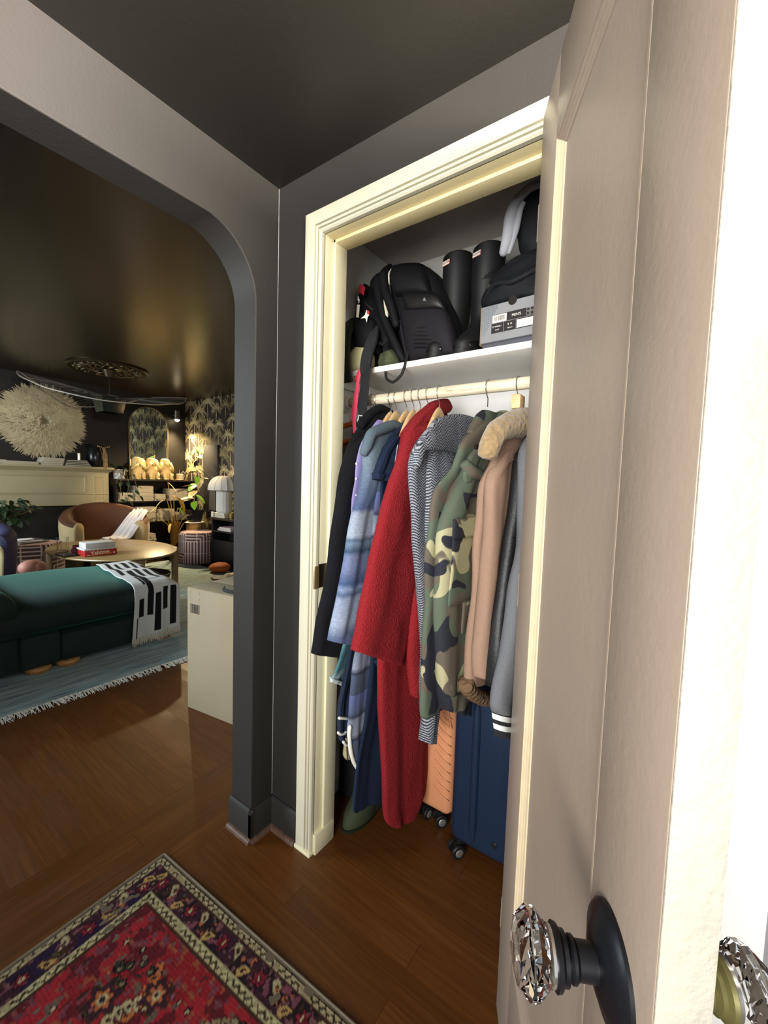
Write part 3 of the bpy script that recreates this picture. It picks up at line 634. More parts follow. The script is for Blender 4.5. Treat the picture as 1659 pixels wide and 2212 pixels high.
# ------------------------------------------------------------------ suitcases and floor clutter
pl_ = flat('peach_polycarbonate', 'cf8f66', .38, var=.04, spec=.4); bl_ = flat('blue_polycarbonate', '1c2a40', .28, var=.08, vs=3)
wheelm = flat('black_rubber', '131315', .5); hubm = flat('silver_hub', 'b9b9b5', .3, .8)
def rbox(mb, x0, x1, y0, y1, z0, z1, r, n=6, m=5):
    """box with generously rounded vertical and horizontal edges"""
    rings = []
    for s in range(-m, m + 1):
        a = PI / 2 * s / m
        z = (z0 + r + r * math.sin(a)) if s <= 0 else (z1 - r + r * math.sin(a)); ins = r * (1 - math.cos(a)) * .8
        ring = []
        for cx, cy, q in ((x1 - r, y1 - r, 0), (x0 + r, y1 - r, 1), (x0 + r, y0 + r, 2), (x1 - r, y0 + r, 3)):
            for k in range(n + 1):
                b = PI / 2 * (q + k / n); ring.append((cx + (r - ins) * math.cos(b), cy + (r - ins) * math.sin(b), z))
        rings.append(ring)
    return mb.loft(rings)
def caster(p, x, y, ang):
    w = MB().box(-.012, .012, -.014, .014, .046, .066, .003).box(-.007, .007, -.010, .022, .02, .05, .003)
    M = Matrix.Translation((x, y, 0)) @ Matrix.Rotation(ang, 4, 'Z')
    f_ = w.xf(M).build('caster_fork', wheelm, p)
    for s in (-1, 1):
        ww = MB().lathe([(.008, s * .010), (.024, s * .010), (.0255, s * .013), (.0255, s * .020), (.023, s * .023), (.016, s * .0235)], (0, .012, .0255), 22, 'X').xf(M)
        ww.build('wheel', wheelm, f_)
        MB().lathe([(.004, s * .022), (.015, s * .0245), (.012, s * .0265)], (0, .012, .0255), 18, 'X').xf(M).build('hub', hubm, f_)
sc = thing('peach_suitcase', 'peach hard suitcase with slanted ribs behind the red coat', 'suitcase', (.50, .47, 0))
rbox(MB(), .428, .575, .375, .595, .058, .585, .03).build('shell', pl_, sc)
for k in range(11):
    z = .13 + k * .036
    MB().tube([(.505, .3735, z + .035), (.53, .3722, z + .012), (.568, .3765, z - .004)], [.003, .0055, .003], 8).build('rib', pl_, sc)
for k in range(4): MB().tube([(.535 + k * .011, .3735, .50 + k * .012), (.515 + k * .013, .3728, .475), (.535 + k * .011, .3735, .452 - k * .012)], .0035, 8).build('rib', pl_, sc)
for x, y, a in ((.535, .405, 2.4), (.462, .405, 2.9), (.535, .56, .4), (.462, .56, .2)): caster(sc, x, y, a)
sc = thing('blue_suitcase', 'large dark blue hard suitcase on twin wheels under the jackets', 'suitcase', (.75, .44, 0))
rbox(MB(), .603, .93, .305, .575, .05, .655, .035).build('shell', bl_, sc)
for x in (.700, .86): MB().tube([(x, .3045, .09), (x - .002, .3015, .14), (x - .004, .3015, .56), (x - .004, .3045, .62)], [.006, .014, .014, .006], 12).build('ridge', bl_, sc)
MB().box(.6015, .611, .425, .455, .07, .64, .002).build('zip_band', wheelm, sc)
MB().lathe([(.009, .3035), (.011, .302), (.009, .3005), (.002, .301)], (.776, 0, .118), 18, 'Y').build('rivet', wheelm, sc)
for x, y, a in ((.645, .275 + .045, 2.5), (.885, .33, 3.0), (.645, .55, .3), (.885, .55, .1)): caster(sc, x, y, a)
tb = thing('storage_tote', 'dark grey felt tote standing in the left back corner', 'tote', (.2, .42, 0))
rbox(MB(), .10, .30, .27, .56, .0, .36, .02).build('tote_body', woolly('dark_grey_felt', '26272a', .15, 300, .2), tb)
MB().tube([(.16, .272, .34), (.165, .262, .26), (.20, .258, .22), (.235, .262, .26), (.24, .272, .34)], .008, 8).build('tote_handle', nylon, tb)
ol = flat('olive_canvas', '333a25', .8, var=.15, bump=.2)
wb_ = thing('olive_boot', 'olive rubber boot on the closet floor beneath the denim', 'boot', (.25, .25, 0))
MB().loft([[(.255 + rx * math.cos(a), cy + ry * math.sin(a), z) for a in [2 * PI * j / 20 for j in range(20)]] for z, cy, rx, ry in ((0, .24, .04, .10), (.012, .24, .046, .105), (.05, .245, .046, .10), (.085, .265, .045, .075), (.12, .285, .045, .055), (.2, .30, .047, .052), (.3, .30, .052, .056), (.31, .30, .05, .054))]).build('boot_upper', ol, wb_)
MB().loft([[(.255 + (rx + .004) * math.cos(a), .238 + (ry + .004) * math.sin(a), z) for a in [2 * PI * j / 20 for j in range(20)]] for z, rx, ry in ((0, .042, .102), (.014, .046, .106))]).build('sole', flat('dark_green_rubber', '1e2418', .5), wb_)
# ------------------------------------------------------------------ things on the closet shelf
def superloft(stations, n=32, e=.55):
    """stations: (cx, cy, cz, half width, half depth, lean of the ring in x) -> closed loft of rounded-rectangle rings"""
    rings = []
    for cx, cy, cz, w, d, tilt in stations:
        ring = []
        for j in range(n):
            a = 2 * PI * j / n; c, s = math.cos(a), math.sin(a)
            u = w * math.copysign(abs(c) ** e, c); v = d * math.copysign(abs(s) ** e, s)
            ring.append((cx + u, cy + v, cz + tilt * u))
        rings.append(ring)
    return MB().loft(rings)
def rough(mb, amp, sc, seed=0):
    out = []
    for p in mb.v:
        q = Vector(p); d = noise.noise_vector((q.x * sc + seed, q.y * sc, q.z * sc)) * amp + noise.noise_vector((q.x * sc * 3, q.y * sc * 3 + seed, q.z * sc * 3)) * amp * .35
        out.append(tuple(q + d))
    mb.v = out; return mb
def sheet(path, width, th, side):
    """flat strap: path of points, width along the 'side' vector"""
    s = Vector(side).normalized(); rings = []
    P = [Vector(p) for p in path]
    for i, p in enumerate(P):
        d = (P[min(i + 1, len(P) - 1)] - P[max(i - 1, 0)]).normalized(); nn = d.cross(s).normalized()
        w = width[i] if isinstance(width, (list, tuple)) else width
        rings.append([p + s * w / 2 * a + nn * th / 2 * b for a, b in ((-1, -.6), (-.93, -1), (.93, -1), (1, -.6), (1, .6), (.93, 1), (-.93, 1), (-1, .6))])
    return MB().loft(rings)
def smooth_path(pts, k=16): return [tuple(p) for p in interp(pts, k)]
zipc = flat('cream_zip_lining', 'cfc9b4', .6); redm = flat('red_webbing', 'c22b3a', .75, bump=.2, bs=500); pinkm = flat('faded_red_webbing', 'd0405a', .75, bump=.2, bs=500)
webb = flat('black_webbing', '141416', .7, bump=.3, bs=700); olivep = flat('dark_olive_mesh', '20241a', .85, bump=.3, bs=600)
# laptop backpack
bp = thing('laptop_backpack', 'large black laptop backpack leaning left on the closet shelf', 'backpack', (.44, .40, SZ))
st_ = [(.455, .38, SZ + .004, .112, .075, 0), (.455, .38, SZ + .012, .120, .085, 0), (.432, .38, SZ + .10, .125, .095, -.12), (.40, .385, SZ + .20, .125, .095, -.18), (.365, .39, SZ + .30, .118, .085, -.24), (.34, .395, SZ + .365, .10, .068, -.28), (.325, .40, SZ + .40, .072, .045, -.3), (.318, .40, SZ + .412, .035, .02, -.3)]
rough(superloft([tuple(r) for r in interp(st_, 22)], 44), .006, 14).build('pack_body', nylon, bp, 'all')
M = nylon2
pst = [(.478, .298, SZ + .006, .088, .02, 0), (.476, .288, SZ + .02, .094, .034, -.02), (.462, .285, SZ + .10, .096, .042, -.1), (.44, .290, SZ + .17, .090, .036, -.15), (.425, .298, SZ + .205, .078, .018, -.18)]
po = rough(superloft([tuple(r) for r in interp(pst, 12)], 36), .003, 22).build('front_pocket', M, bp, 'all')
for k in range(6):
    z = SZ + .035 + k * .0135; MB().tube([(.425 - k * .003, .2475, z + .012), (.47 - k * .003, .2435, z + .004), (.53 - k * .003, .252, z - .006)], .0022, 6).build('rib', nylon, po)
ust = [(.452, .293, SZ + .165, .074, .018, -.15), (.448, .279, SZ + .18, .080, .030, -.15), (.43, .281, SZ + .225, .078, .032, -.2), (.415, .29, SZ + .25, .066, .02, -.25)]
superloft([tuple(r) for r in interp(ust, 9)], 32).build('smooth_pocket', flat('smooth_black_panel', '09090b', .5, var=.05), bp, 'all')
tri = MB().prism([(.452, SZ + .198), (.466, SZ + .194), (.458, SZ + .209)], 'Y', .2468, .2488).build('logo_triangle', flat('grey_logo', '6d6d72', .4), bp, False)
gst = [(.385, .30, SZ + .245, .07, .02, -.2), (.38, .29, SZ + .26, .078, .032, -.22), (.36, .295, SZ + .32, .076, .032, -.25), (.345, .31, SZ + .365, .06, .018, -.28)]
superloft([tuple(r) for r in interp(gst, 9)], 32).build('top_pocket', nylon, bp, 'all')
for pth, r in (([(.222, .335, SZ + .352, ), (.216, .315, SZ + .31), (.236, .300, SZ + .24), (.262, .292, SZ + .175)], .006), ([(.228, .33, SZ + .33), (.240, .306, SZ + .27), (.270, .290, SZ + .205), (.268, .290, SZ + .172)], .008),
               ([(.262, .33, SZ + .40), (.262, .308, SZ + .36), (.273, .296, SZ + .315)], .0042), ([(.300, .296, SZ + .345), (.305, .285, SZ + .315)], .0045)):
    MB().tube(smooth_path(pth, 14), [r * (.35 + .65 * math.sin(PI * (i + .6) / 14.2)) for i in range(14)], 8).build('open_zip', zipc, bp)
roll('zip_ridge', bp, nylon, [(.335, SZ + .40, -.045, .8), (.300, SZ + .36, -.055), (.284, SZ + .29, -.035), (.276, SZ + .22, .0), (.274, SZ + .14, .03, .8)], .017, .30)
roll('zip_ridge', bp, nylon, [(.36, SZ + .395, -.09, .8), (.322, SZ + .36, -.10), (.300, SZ + .28, -.075), (.29, SZ + .18, -.035), (.29, SZ + .06, .03), (.30, SZ + .02, .05, .8)], .016, .30)
MB().tube(smooth_path([(.225, .37, SZ + .375), (.19, .35, SZ + .385), (.172, .335, SZ + .36), (.185, .325, SZ + .325)]), .016, 12).build('top_handle', nylon, bp)
MB().tube(smooth_path([(.315, .27, SZ + .03), (.30, .255, SZ - .005), (.318, .235, SZ - .05), (.352, .23, SZ - .068), (.385, .232, SZ - .045), (.395, .24, SZ - .005), (.392, .26, SZ + .04)], 24), .0055, 8).build('hanging_loop', webb, bp)
for sgn in (0, 1): MB().tube(smooth_path([(.33 + .02 * sgn, .292, SZ + .17), (.352 + .02 * sgn, .288, SZ + .09), (.376 + .02 * sgn, .288, SZ + .01)]), .006, 8).build('side_seam', nylon2, bp)
# day pack on the left
dp = thing('day_pack', 'black day pack with red tab and white star patch by the left closet wall', 'backpack', (.18, .40, SZ))
st_ = [(.20, .40, SZ + .004, .088, .10, 0), (.20, .40, SZ + .015, .096, .11, 0), (.195, .395, SZ + .12, .096, .12, -.2), (.175, .39, SZ + .22, .078, .105, -.4), (.150, .39, SZ + .31, .052, .08, -.6), (.132, .39, SZ + .365, .030, .045, -.6)]
rough(superloft([tuple(r) for r in interp(st_, 18)], 40), .006, 16, 4).build('pack_body', nylon, dp, 'all')
fp = rough(superloft([tuple(r) for r in interp([(.205, .288, SZ + .06, .052, .02, -.3), (.205, .272, SZ + .08, .058, .034, -.3), (.195, .27, SZ + .15, .058, .034, -.4), (.178, .28, SZ + .215, .045, .02, -.5)], 10)], 30), .004, 26).build('front_pocket', nylon, dp, 'all')
sheet([(.152, .268, SZ + .318), (.165, .262, SZ + .312), (.182, .262, SZ + .298)], .03, .004, (.2, 0, 1)).build('red_tab', flat('crimson_tab', 'a51c33', .7), dp)
MB().prism([(.168, SZ + .195), (.180, SZ + .192), (.184, SZ + .238), (.172, SZ + .241)], 'Y', .2335, .2355).build('zip_pull', zipc, dp, False)
MB().ball((.1785, .234, SZ + .247), .005, 10, 6).build('zip_ring', steel, dp)
star = MB()
def flatpoly(P, y0, y1): return star.prism(P, 'Y', y0, y1)
flatpoly([(.192, SZ + .186), (.212, SZ + .194), (.218, SZ + .212), (.222, SZ + .196), (.232, SZ + .192), (.224, SZ + .184), (.221, SZ + .166), (.214, SZ + .183)], .2325, .2345)
star.build('star_patch', offw, dp, False)
MB().prism([(.221, SZ + .211), (.232, SZ + .203), (.233, SZ + .194), (.223, SZ + .198)], 'Y', .2315, .234).build('star_patch', flat('red_patch', 'b3352f', .6), dp, False)
MB().tube([(.155, .258, SZ + .285), (.162, .252, SZ + .268), (.166, .255, SZ + .258)], [.001, .005, .001], 6).build('white_label', offw, dp)
MB().tube(smooth_path([(.205, .242, SZ + .245), (.222, .238, SZ + .228), (.24, .245, SZ + .21)]), .0018, 6).build('piping', steel, dp)
sheet(smooth_path([(.112, .30, SZ + .22), (.118, .235, SZ + .16), (.128, .205, SZ + .09), (.140, .195, SZ + .02), (.150, .196, SZ - .035), (.158, .20, SZ - .055)]), [.05, .055, .06, .062, .064, .064, .064, .064, .064, .064, .064, .064, .064, .062, .055, .035], .016, (1, .12, 0)).build('padded_strap', olivep, dp)
sheet(smooth_path([(.235, .27, SZ + .155), (.258, .225, SZ + .10), (.252, .205, SZ + .04), (.247, .20, SZ - .01), (.243, .20, SZ - .035)]), [.026, .03, .036, .04, .044, .046, .046, .046, .046, .046, .046, .044, .04, .036, .03, .022], .014, (1, .1, .05)).build('padded_strap', flat('charcoal_mesh_pad', '1b1c1e', .85, bump=.3, bs=600), dp)
sheet(smooth_path([(.235, .215, SZ + .01), (.224, .205, SZ + .0), (.210, .202, SZ - .028), (.200, .202, SZ - .05)]), [.018] * 16, .004, (.75, 0, .65)).build('red_strap', redm, dp)
sheet(smooth_path([(.226, .202, SZ - .005), (.212, .20, SZ - .06), (.208, .199, SZ - .13), (.202, .198, SZ - .20), (.205, .198, SZ - .245)]), [.015] * 16, .003, (1, 0, .1)).build('red_strap', pinkm, dp)
sheet(smooth_path([(.215, .205, SZ - .03), (.200, .206, SZ - .09), (.190, .206, SZ - .15), (.186, .206, SZ - .20)]), [.012] * 16, .003, (1, 0, .1)).build('red_strap', pinkm, dp)
sheet(smooth_path([(.258, .196, SZ + .0), (.262, .192, SZ - .05), (.256, .192, SZ - .12), (.252, .191, SZ - .175), (.25, .192, SZ - .205)]), [.026] * 16, .004, (1, .0, .1)).build('hanging_strap', webb, dp)
sheet(smooth_path([(.242, .199, SZ - .01), (.238, .198, SZ - .08), (.232, .197, SZ - .14), (.234, .197, SZ - .20)]), [.024] * 16, .004, (1, .0, .1)).build('hanging_strap', webb, dp)
MB().tube([(.256, .188, SZ - .188), (.232, .188, SZ - .183), (.226, .188, SZ - .208), (.248, .188, SZ - .213)], .0028, 8).build('strap_buckle', flat('pale_grey_buckle', 'b9bcbd', .4), dp)
cp = thing('cream_cushion_bag', 'cream cloth pouch tucked behind the dark pack straps', 'pouch', (.20, .33, SZ))
rough(superloft([(.175, .262, SZ + .002, .05, .025, 0), (.175, .262, SZ + .02, .06, .03, 0), (.18, .262, SZ + .07, .055, .026, 0), (.187, .265, SZ + .11, .025, .012, 0)], 24, .7), .003, 20).build('pouch_body', flat('cream_canvas', 'b5ad84', .9, bump=.2), cp, 'all')
cb = thing('camouflage_hat', 'small crumpled camouflage hat at the shelf edge beneath the backpack', 'hat', (.30, .30, SZ))
rough(superloft([(.292, .285, SZ + .001, .035, .035, 0), (.292, .285, SZ + .02, .042, .04, 0), (.294, .285, SZ + .05, .035, .034, 0), (.297, .285, SZ + .066, .012, .012, 0)], 28, .8), .006, 30).build('cap_crown', flat('olive_camouflage', '3c4029', .9, var=.6, vs=26), cb, 'all')
MB().tube(smooth_path([(.262, .25, SZ + .075), (.275, .244, SZ + .085), (.29, .244, SZ + .078), (.305, .25, SZ + .092)]), .006, 8).build('cap_strap', nylon, cb)
# rubber boots
rub = flat('matt_black_rubber', '0a0a0b', .62, var=.1); glos = flat('gloss_black_rubber', '0b0b0d', .12, var=.05)
def boot(x, y, lean, top, label, size):
    b = thing('rain_boot', label, 'boot', (x, y, SZ), 'pair of rain boots on the closet shelf')
    S = size
    sts = [(0, .0, .046, .10), (.012, -.005, .05, .11), (.04, -.01, .049, .108), (.075, .01, .047, .085), (.105, .035, .044, .062), (.14, .05, .042, .05), (.20, .055, .047, .055), (.28, .055, .054, .064), (.345, .055, .055, .066), (.362, .055, .056, .067)]
    rings = []
    for h, dy, rx, ry in interp(sts, 30):
        z = SZ + h * top / .362; rings.append([(x + lean * h + rx * S * math.cos(a), y + (dy - .05) * S + ry * S * math.sin(a), z + .02 * (h / .362) * math.cos(a) * .3) for a in [2 * PI * j / 28 for j in range(28)]])
    inner = [[(x + lean * .362 + (px - x - lean * .362) * .9, y + .005 * S + (py - y - .005 * S) * .9, pz - d) for px, py, pz in rings[-1]] for d in (0, .12)]
    MB().loft(rings + inner, True, True).build('boot_leg', rub, b, 'all')
    MB().loft([[(x + rx * S * math.cos(a), y - .06 * S + ry * S * math.sin(a), SZ + z) for a in [2 * PI * j / 28 for j in range(28)]] for z, rx, ry in ((0, .045, .102), (.002, .051, .112), (.016, .052, .113))]).build('sole', rub, b)
    MB().ball((x, y - .105 * S, SZ + .029), .050 * S, 22, 12, (1.15, 1.1, .56)).build('glossy_toe', glos, b, 'all')
    zc = SZ + top - .030; xc = x + lean * .345 - .020 * S; yc = y + .005 * S - .0655 * S
    M = Matrix.Translation((xc, yc + .005, zc)) @ Matrix.Rotation(-.38, 4, 'Z') @ Matrix.Rotation(.05, 4, 'Y')
    mb = MB().box(-.019, .019, -.0015, .001, -.0085, .0085, .001).xf(M); pt = mb.build('label_patch', flat('red_patch_edge', 'a8564d', .6), b)
    MB().box(-.0178, .0178, -.0020, -.0014, -.0072, .0072).xf(M).build('label_face', offw, b, False)
    text_mesh('HUNTER', .0098, 'label_lettering', flat('brown_red_print', '7a4a42', .6), b, M @ Matrix.Translation((0, -.0022, 0)) @ Matrix.Rotation(PI / 2, 4, 'X'))
boot(.500, .40, .01, .386, 'black rubber rain boot with white label, left one of the pair', .98)
boot(.596, .415, .05, .392, 'black rubber rain boot with white label, right one near the jacket', 1.0)
# black jacket bundle with grey-lined hood
jk = thing('hooded_jacket', 'bundled black jacket with grey-lined hood on the shelf above the shoe box', 'jacket', (.75, .42, SZ + .13))
jn = flat('black_taslan', '0e0f12', .7, spec=.25, var=.12, bump=.15, bs=260)
lo = [(.77, .385, SZ + .132, .10, .09, 0), (.765, .385, SZ + .145, .125, .12, 0), (.762, .385, SZ + .20, .13, .125, .05), (.768, .39, SZ + .25, .115, .11, .1), (.778, .40, SZ + .285, .085, .09, .2), (.79, .41, SZ + .31, .05, .06, .2)]
rough(superloft([tuple(r) for r in interp(lo, 22)], 48, .75), .016, 11, 3).build('jacket_bundle', jn, jk, 'all')
rough(superloft([(.70, .36, SZ + .135, .05, .05, 0), (.698, .36, SZ + .16, .062, .06, .1), (.705, .362, SZ + .205, .055, .05, .3), (.72, .37, SZ + .235, .03, .03, .4)], 30, .8), .010, 16, 8).build('jacket_fold', jn, jk, 'all')
hd = [(.80, .40, SZ + .29, .045, .07, 0), (.795, .40, SZ + .34, .058, .085, 0), (.79, .40, SZ + .40, .064, .095, .05), (.79, .40, SZ + .45, .066, .095, .1), (.795, .405, SZ + .49, .055, .08, .1), (.80, .41, SZ + .515, .03, .045, .1)]
rough(superloft([tuple(r) for r in interp(hd, 18)], 40, .85), .010, 12, 6).build('hood', jn, jk, 'all')
li = flat('grey_fleece_lining', '9a9ba0', .9, var=.08, bump=.2)
roll('hood_lining', jk, li, [(.335, SZ + .315, -.058, .8), (.318, SZ + .36, -.036, 1.2), (.305, SZ + .41, -.026, 1.2), (.300, SZ + .45, -.008, 1.0), (.302, SZ + .475, .03, .8), (.31, SZ + .48, .06, .7)], .016, .752)
roll('hood_lining', jk, li, [(.338, SZ + .318, -.045, .7), (.315, SZ + .37, -.016, .9), (.302, SZ + .42, .0, .8), (.30, SZ + .44, .012, .6)], .012, .756)
MB().tube([(.672 + .006 * math.cos(a), .296, SZ + .208 + .008 * math.sin(a)) for a in [2 * PI * k / 14 for k in range(14)]], .0019, 6, True).build('eyelet', steel, jk)
MB().tube(smooth_path([(.655, .30, SZ + .17), (.70, .27, SZ + .20), (.76, .258, SZ + .19), (.83, .27, SZ + .215)]), .011, 10).build('seam_fold', jn, jk)
# shoe box
sb = thing('shoe_box', 'grey patterned shoe box with size label at the shelf front', 'box', (.667, .252, SZ), None, math.radians(-3))
t = NT('dotted_grey_card'); v = t.coord(); vv = t.n('TexVoronoi', {'Vector': v, 'Scale': 150, 'Randomness': .15}).outputs['Distance']
t.set(Base_Color=t.ramp(vv, [(.16, L('8f9295')), (.24, L('6e7174'))]), Roughness=.42); dot = t.m
gcard = flat('silver_grey_card', '7f7f80', .4, var=.04); dcard = flat('dark_grey_card', '4b4c52', .4, var=.05); brownc = flat('brown_card_edge', '8c7663', .8)
MB().box(0, .27, 0, .30, .018, .131, .0025).build('box_body', dot, sb)
MB().box(.006, .266, .008, .292, .0003, .0178, .0015).build('box_tray', dcard, sb)
MB().box(-.0022, .0002, .0, .30, .014, .130, .0006).build('card_edge', brownc, sb)
MB().prism([(.058, .1295), (.105, .1295), (.07, .060), (.028, .0195), (.004, .0195)], 'Y', -.0006, .001).prism([(.105, .1295), (.268, .1295), (.268, .0195), (.028, .0195), (.07, .060)], 'Y', -.0006, .001).build('printed_panel', gcard, sb, False)
MB().prism([(.165, .0195), (.178, .075), (.268, .0195)], 'Y', -.0009, -.0004).build('printed_panel', dcard, sb, False)
MB().lathe([(.0001, -.0012), (.0135, -.0012), (.0135, -.0004)], (.100, 0, .1295), 24, 'Y', sq=1).xf(Matrix.Identity(4)).build('thumb_hole', flat('thumb_hole_dark', '17120e', .9), sb, False)
lab = MB().box(.036, .170, -.0012, -.0005, .043, .098).build('size_label', flat('label_black', '1d1719', .5, var=.03), sb, False)
wl = flat('label_white', 'd9d6ca', .6, var=.03)
MB().box(.038, .084, -.0016, -.0011, .074, .0965).build('barcode_sticker', wl, lab, False)
bb = MB(); rr_ = random.Random(2)
x = .044
while x < .078: w = rr_.choice((.0006, .001, .0015)); bb.box(x, x + w, -.0019, -.0015, .0785, .0935); x += w + rr_.choice((.0006, .001, .0014))
bb.build('barcode_bars', flat('barcode_ink', '2a2a2a', .6), lab, False)
MB().box(.117, .165, -.0016, -.0011, .0455, .069).build('drawing_sticker', wl, lab, False)
MB().tube([(.120, -.0018, .052), (.130, -.0018, .060), (.138, -.0018, .066), (.146, -.0018, .058), (.160, -.0018, .055)], .0005, 4).build('shoe_drawing', flat('pencil_grey', '9a978e', .7), lab)
ln = flat('label_line', 'b0aca3', .6)
mb = MB()
for x0_, x1_, z0_, z1_ in ((.0755, .0761, .044, .0725), (.1145, .1151, .044, .0725), (.036, .170, .0722, .0728)): mb.box(x0_, x1_, -.0015, -.0011, z0_, z1_)
for a, b, c, d in ((.145, .154, .088, .0975), (.156, .166, .088, .0975), (.145, .154, .076, .086), (.156, .166, .076, .086)):
    for q in (a, b): mb.box(q - .0003, q + .0003, -.0015, -.0011, c, d)
    for q in (c, d): mb.box(a, b, -.0015, -.0011, q - .0003, q + .0003)
mb.build('label_lines', ln, lab, False)
RX = Matrix.Rotation(PI / 2, 4, 'X')
for txt, px, pz, s in (("MEN'S", .114, .0855, .0105), ('D YHD2A 1', .0555, .062, .0062), ('BLACK', .0555, .052, .0042), ('8  M', .0955, .062, .0075), ('MEDIUM', .0955, .051, .0042)):
    text_mesh(txt, s, 'label_lettering', wl, lab, Matrix.Translation((px, -.0014, pz)) @ RX)
# ------------------------------------------------------------------ living room
def spot(name, loc, aim, power, col, ang, blend=.5, r=.02):
    l = bpy.data.lights.new(name, 'SPOT'); l.energy = power; l.color = col; l.spot_size = math.radians(ang); l.spot_blend = blend; l.shadow_soft_size = r
    o = bpy.data.objects.new(name, l); COL.objects.link(o); o.location = loc
    o.rotation_euler = (Vector(aim) - Vector(loc)).to_track_quat('-Z', 'Y').to_euler(); return o
brass = flat('aged_bronze', '4a3f2c', .35, .7, .2, bump=.2, bs=60)
blackm = flat('black_lacquer', '100f0f', .4, var=.1)
chrome = flat('dark_chrome', 'c9c3b6', .3, .6)
spot('ceiling_spot', (-3.62, 2.35, 2.60), (-5.6, 2.3, .85), 260, (1.0, .74, .42), 52, .8, .04)
# printed palms on the wall
def palm_print():
    R = random.Random(11); mbs = [MB(), MB()]
    def quadstrip(mb, pts, w0, y):
        P = [Vector(p) for p in pts]; b = len(mb.v)
        for i, p in enumerate(P):
            d = (P[min(i + 1, len(P) - 1)] - P[max(i - 1, 0)]).normalized(); n = Vector((-d.y, d.x)); f = i / (len(P) - 1); w = w0 * (math.sin(PI * min(1, f * .85 + .15)) ** .7)
            for s in (-1, 1): q = p + n * w * s; mb.v.append((q.x, y, q.y))
        for i in range(len(P) - 1): mb.f.append((b + 2 * i, b + 2 * i + 1, b + 2 * i + 3, b + 2 * i + 2))
    for row in range(11):
        for c in range(18):
            cx = -5.98 + c * .265 + (row % 2) * .13 + R.uniform(-.06, .06); cz = .10 + row * .27 + R.uniform(-.08, .08); s = R.choice((.14, .18, .23)); y = YW - .0008 - .0008 * R.random()
            if cx > -1.6: continue
            m = mbs[R.random() < .45]
            quadstrip(m, [(cx, cz), (cx + .01, cz - s * .9), (cx, cz - s * 1.7)], .010, y)
            for k in range(9):
                a = PI / 2 + (k - 4) * .43 + R.uniform(-.06, .06); dx, dz = math.cos(a), math.sin(a); ln = s * (1 if k % 2 else .85)
                path = []
                for i in range(7):
                    f = i / 6; path.append((cx + dx * ln * f, cz + dz * ln * f * .9 - .42 * s * f * f * (abs(dx) + .2)))
                quadstrip(m, path, .013, y - .0002 * (k % 3))
                for i in range(2, 7):
                    p = Vector(path[i]); d = (p - Vector(path[i - 1])).normalized()
                    for sd in (-1, 1):
                        n = Vector((-d.y, d.x)) * sd; q = p + (d * .6 + n * .9) * s * .19 * (1.15 - i / 10) + Vector((0, -.012))
                        quadstrip(m, [p, p * .4 + q * .6, q], .0055, y - .0002 * (k % 3))
    for m, n, hx in zip(mbs, ('pale', 'mid'), ('b9aa82', '8f8159')):
        o = m.build('palm_print', flat(n + '_palm_ink', hx, .75, var=.12, vs=20), wp, False, fix=False); o['kind'] = 'stuff'
palm_print()
# ceiling rose
cr = thing('ceiling_medallion', 'round bronze ceiling medallion with relief ornament', 'medallion', (-4.68, 1.27, LC))
MB().lathe([(.43, LC - .001), (.435, LC - .018), (.42, LC - .030), (.40, LC - .026), (.385, LC - .018), (.30, LC - .014), (.12, LC - .016), (.10, LC - .03), (.05, LC - .034)], (-4.68, 1.27, 0), 56).build('medallion_plate', brass, cr)
orn = MB(); R = random.Random(5)
for k in range(16):
    a = 2 * PI * k / 16
    for rr, bend in ((.15, .3), (.26, -.35)):
        pts = []
        for i in range(7):
            f = i / 6; r_ = rr + .10 * f; b = a + bend * (f * f) + (.1 if rr > .2 else 0); pts.append((-4.68 + r_ * math.cos(b), 1.27 + r_ * math.sin(b), LC - .019 - .014 * math.sin(PI * f)))
        orn.tube(pts, [.012, .014, .013, .012, .010, .008, .005], 6)
    orn.ball((-4.68 + .355 * math.cos(a), 1.27 + .355 * math.sin(a), LC - .024), .016, 10, 6)
orn.build('acanthus_relief', flat('bronze_relief', '6d6048', .32, .7, .2), cr, 'all')
# wire pendant
PX, PY = -4.65, 1.26
pd = thing('wire_pendant', 'wide wavy wire pendant with radiating threads and smoked glass lantern', 'pendant lamp', (PX, PY, LC))
MB().lathe([(.075, LC - .034), (.05, LC - .10), (.045, LC - .115), (.004, LC - .117)], (PX, PY, 0), 28).build('canopy', brass, pd)
MB().tube([(PX, PY, LC - .11), (PX, PY, 2.33)], .003, 6).build('cord', blackm, pd)
RhV = Vector((.813, .583, 0)); FhV = Vector((-.581, .814, 0))
zt = [(0, 2.236), (30, 2.385), (60, 2.45), (90, 2.46), (120, 2.32), (150, 2.24), (180, 2.42), (210, 2.478), (240, 2.335), (270, 2.19), (300, 2.12), (330, 2.145), (360, 2.236)]
zr = interp([(z,) for a, z in zt], 73)[:, 0]
for _ in range(2): zr = (np.roll(zr[:-1], 1) + 2 * zr[:-1] + np.roll(zr[:-1], -1)) / 4; zr = np.append(zr, zr[0])
ring = [Vector((PX, PY, 0)) + .86 * (math.cos(2 * PI * i / 72) * RhV + math.sin(2 * PI * i / 72) * FhV) + Vector((0, 0, zr[i])) for i in range(72)]
MB().tube(ring, .0065, 8, True).build('outer_ring', chrome, pd)
inr = [Vector((PX, PY, 2.30)) + .10 * (math.cos(2 * PI * i / 24) * RhV + math.sin(2 * PI * i / 24) * FhV) for i in range(24)]
MB().tube(inr, .005, 8, True).build('inner_ring', chrome, pd)
th = MB()
for i in range(72):
    a = 2 * PI * (i + 9) / 72; q = Vector((PX, PY, 2.30)) + .10 * (math.cos(a) * RhV + math.sin(a) * FhV); th.tube([ring[i], q], .0022, 4)
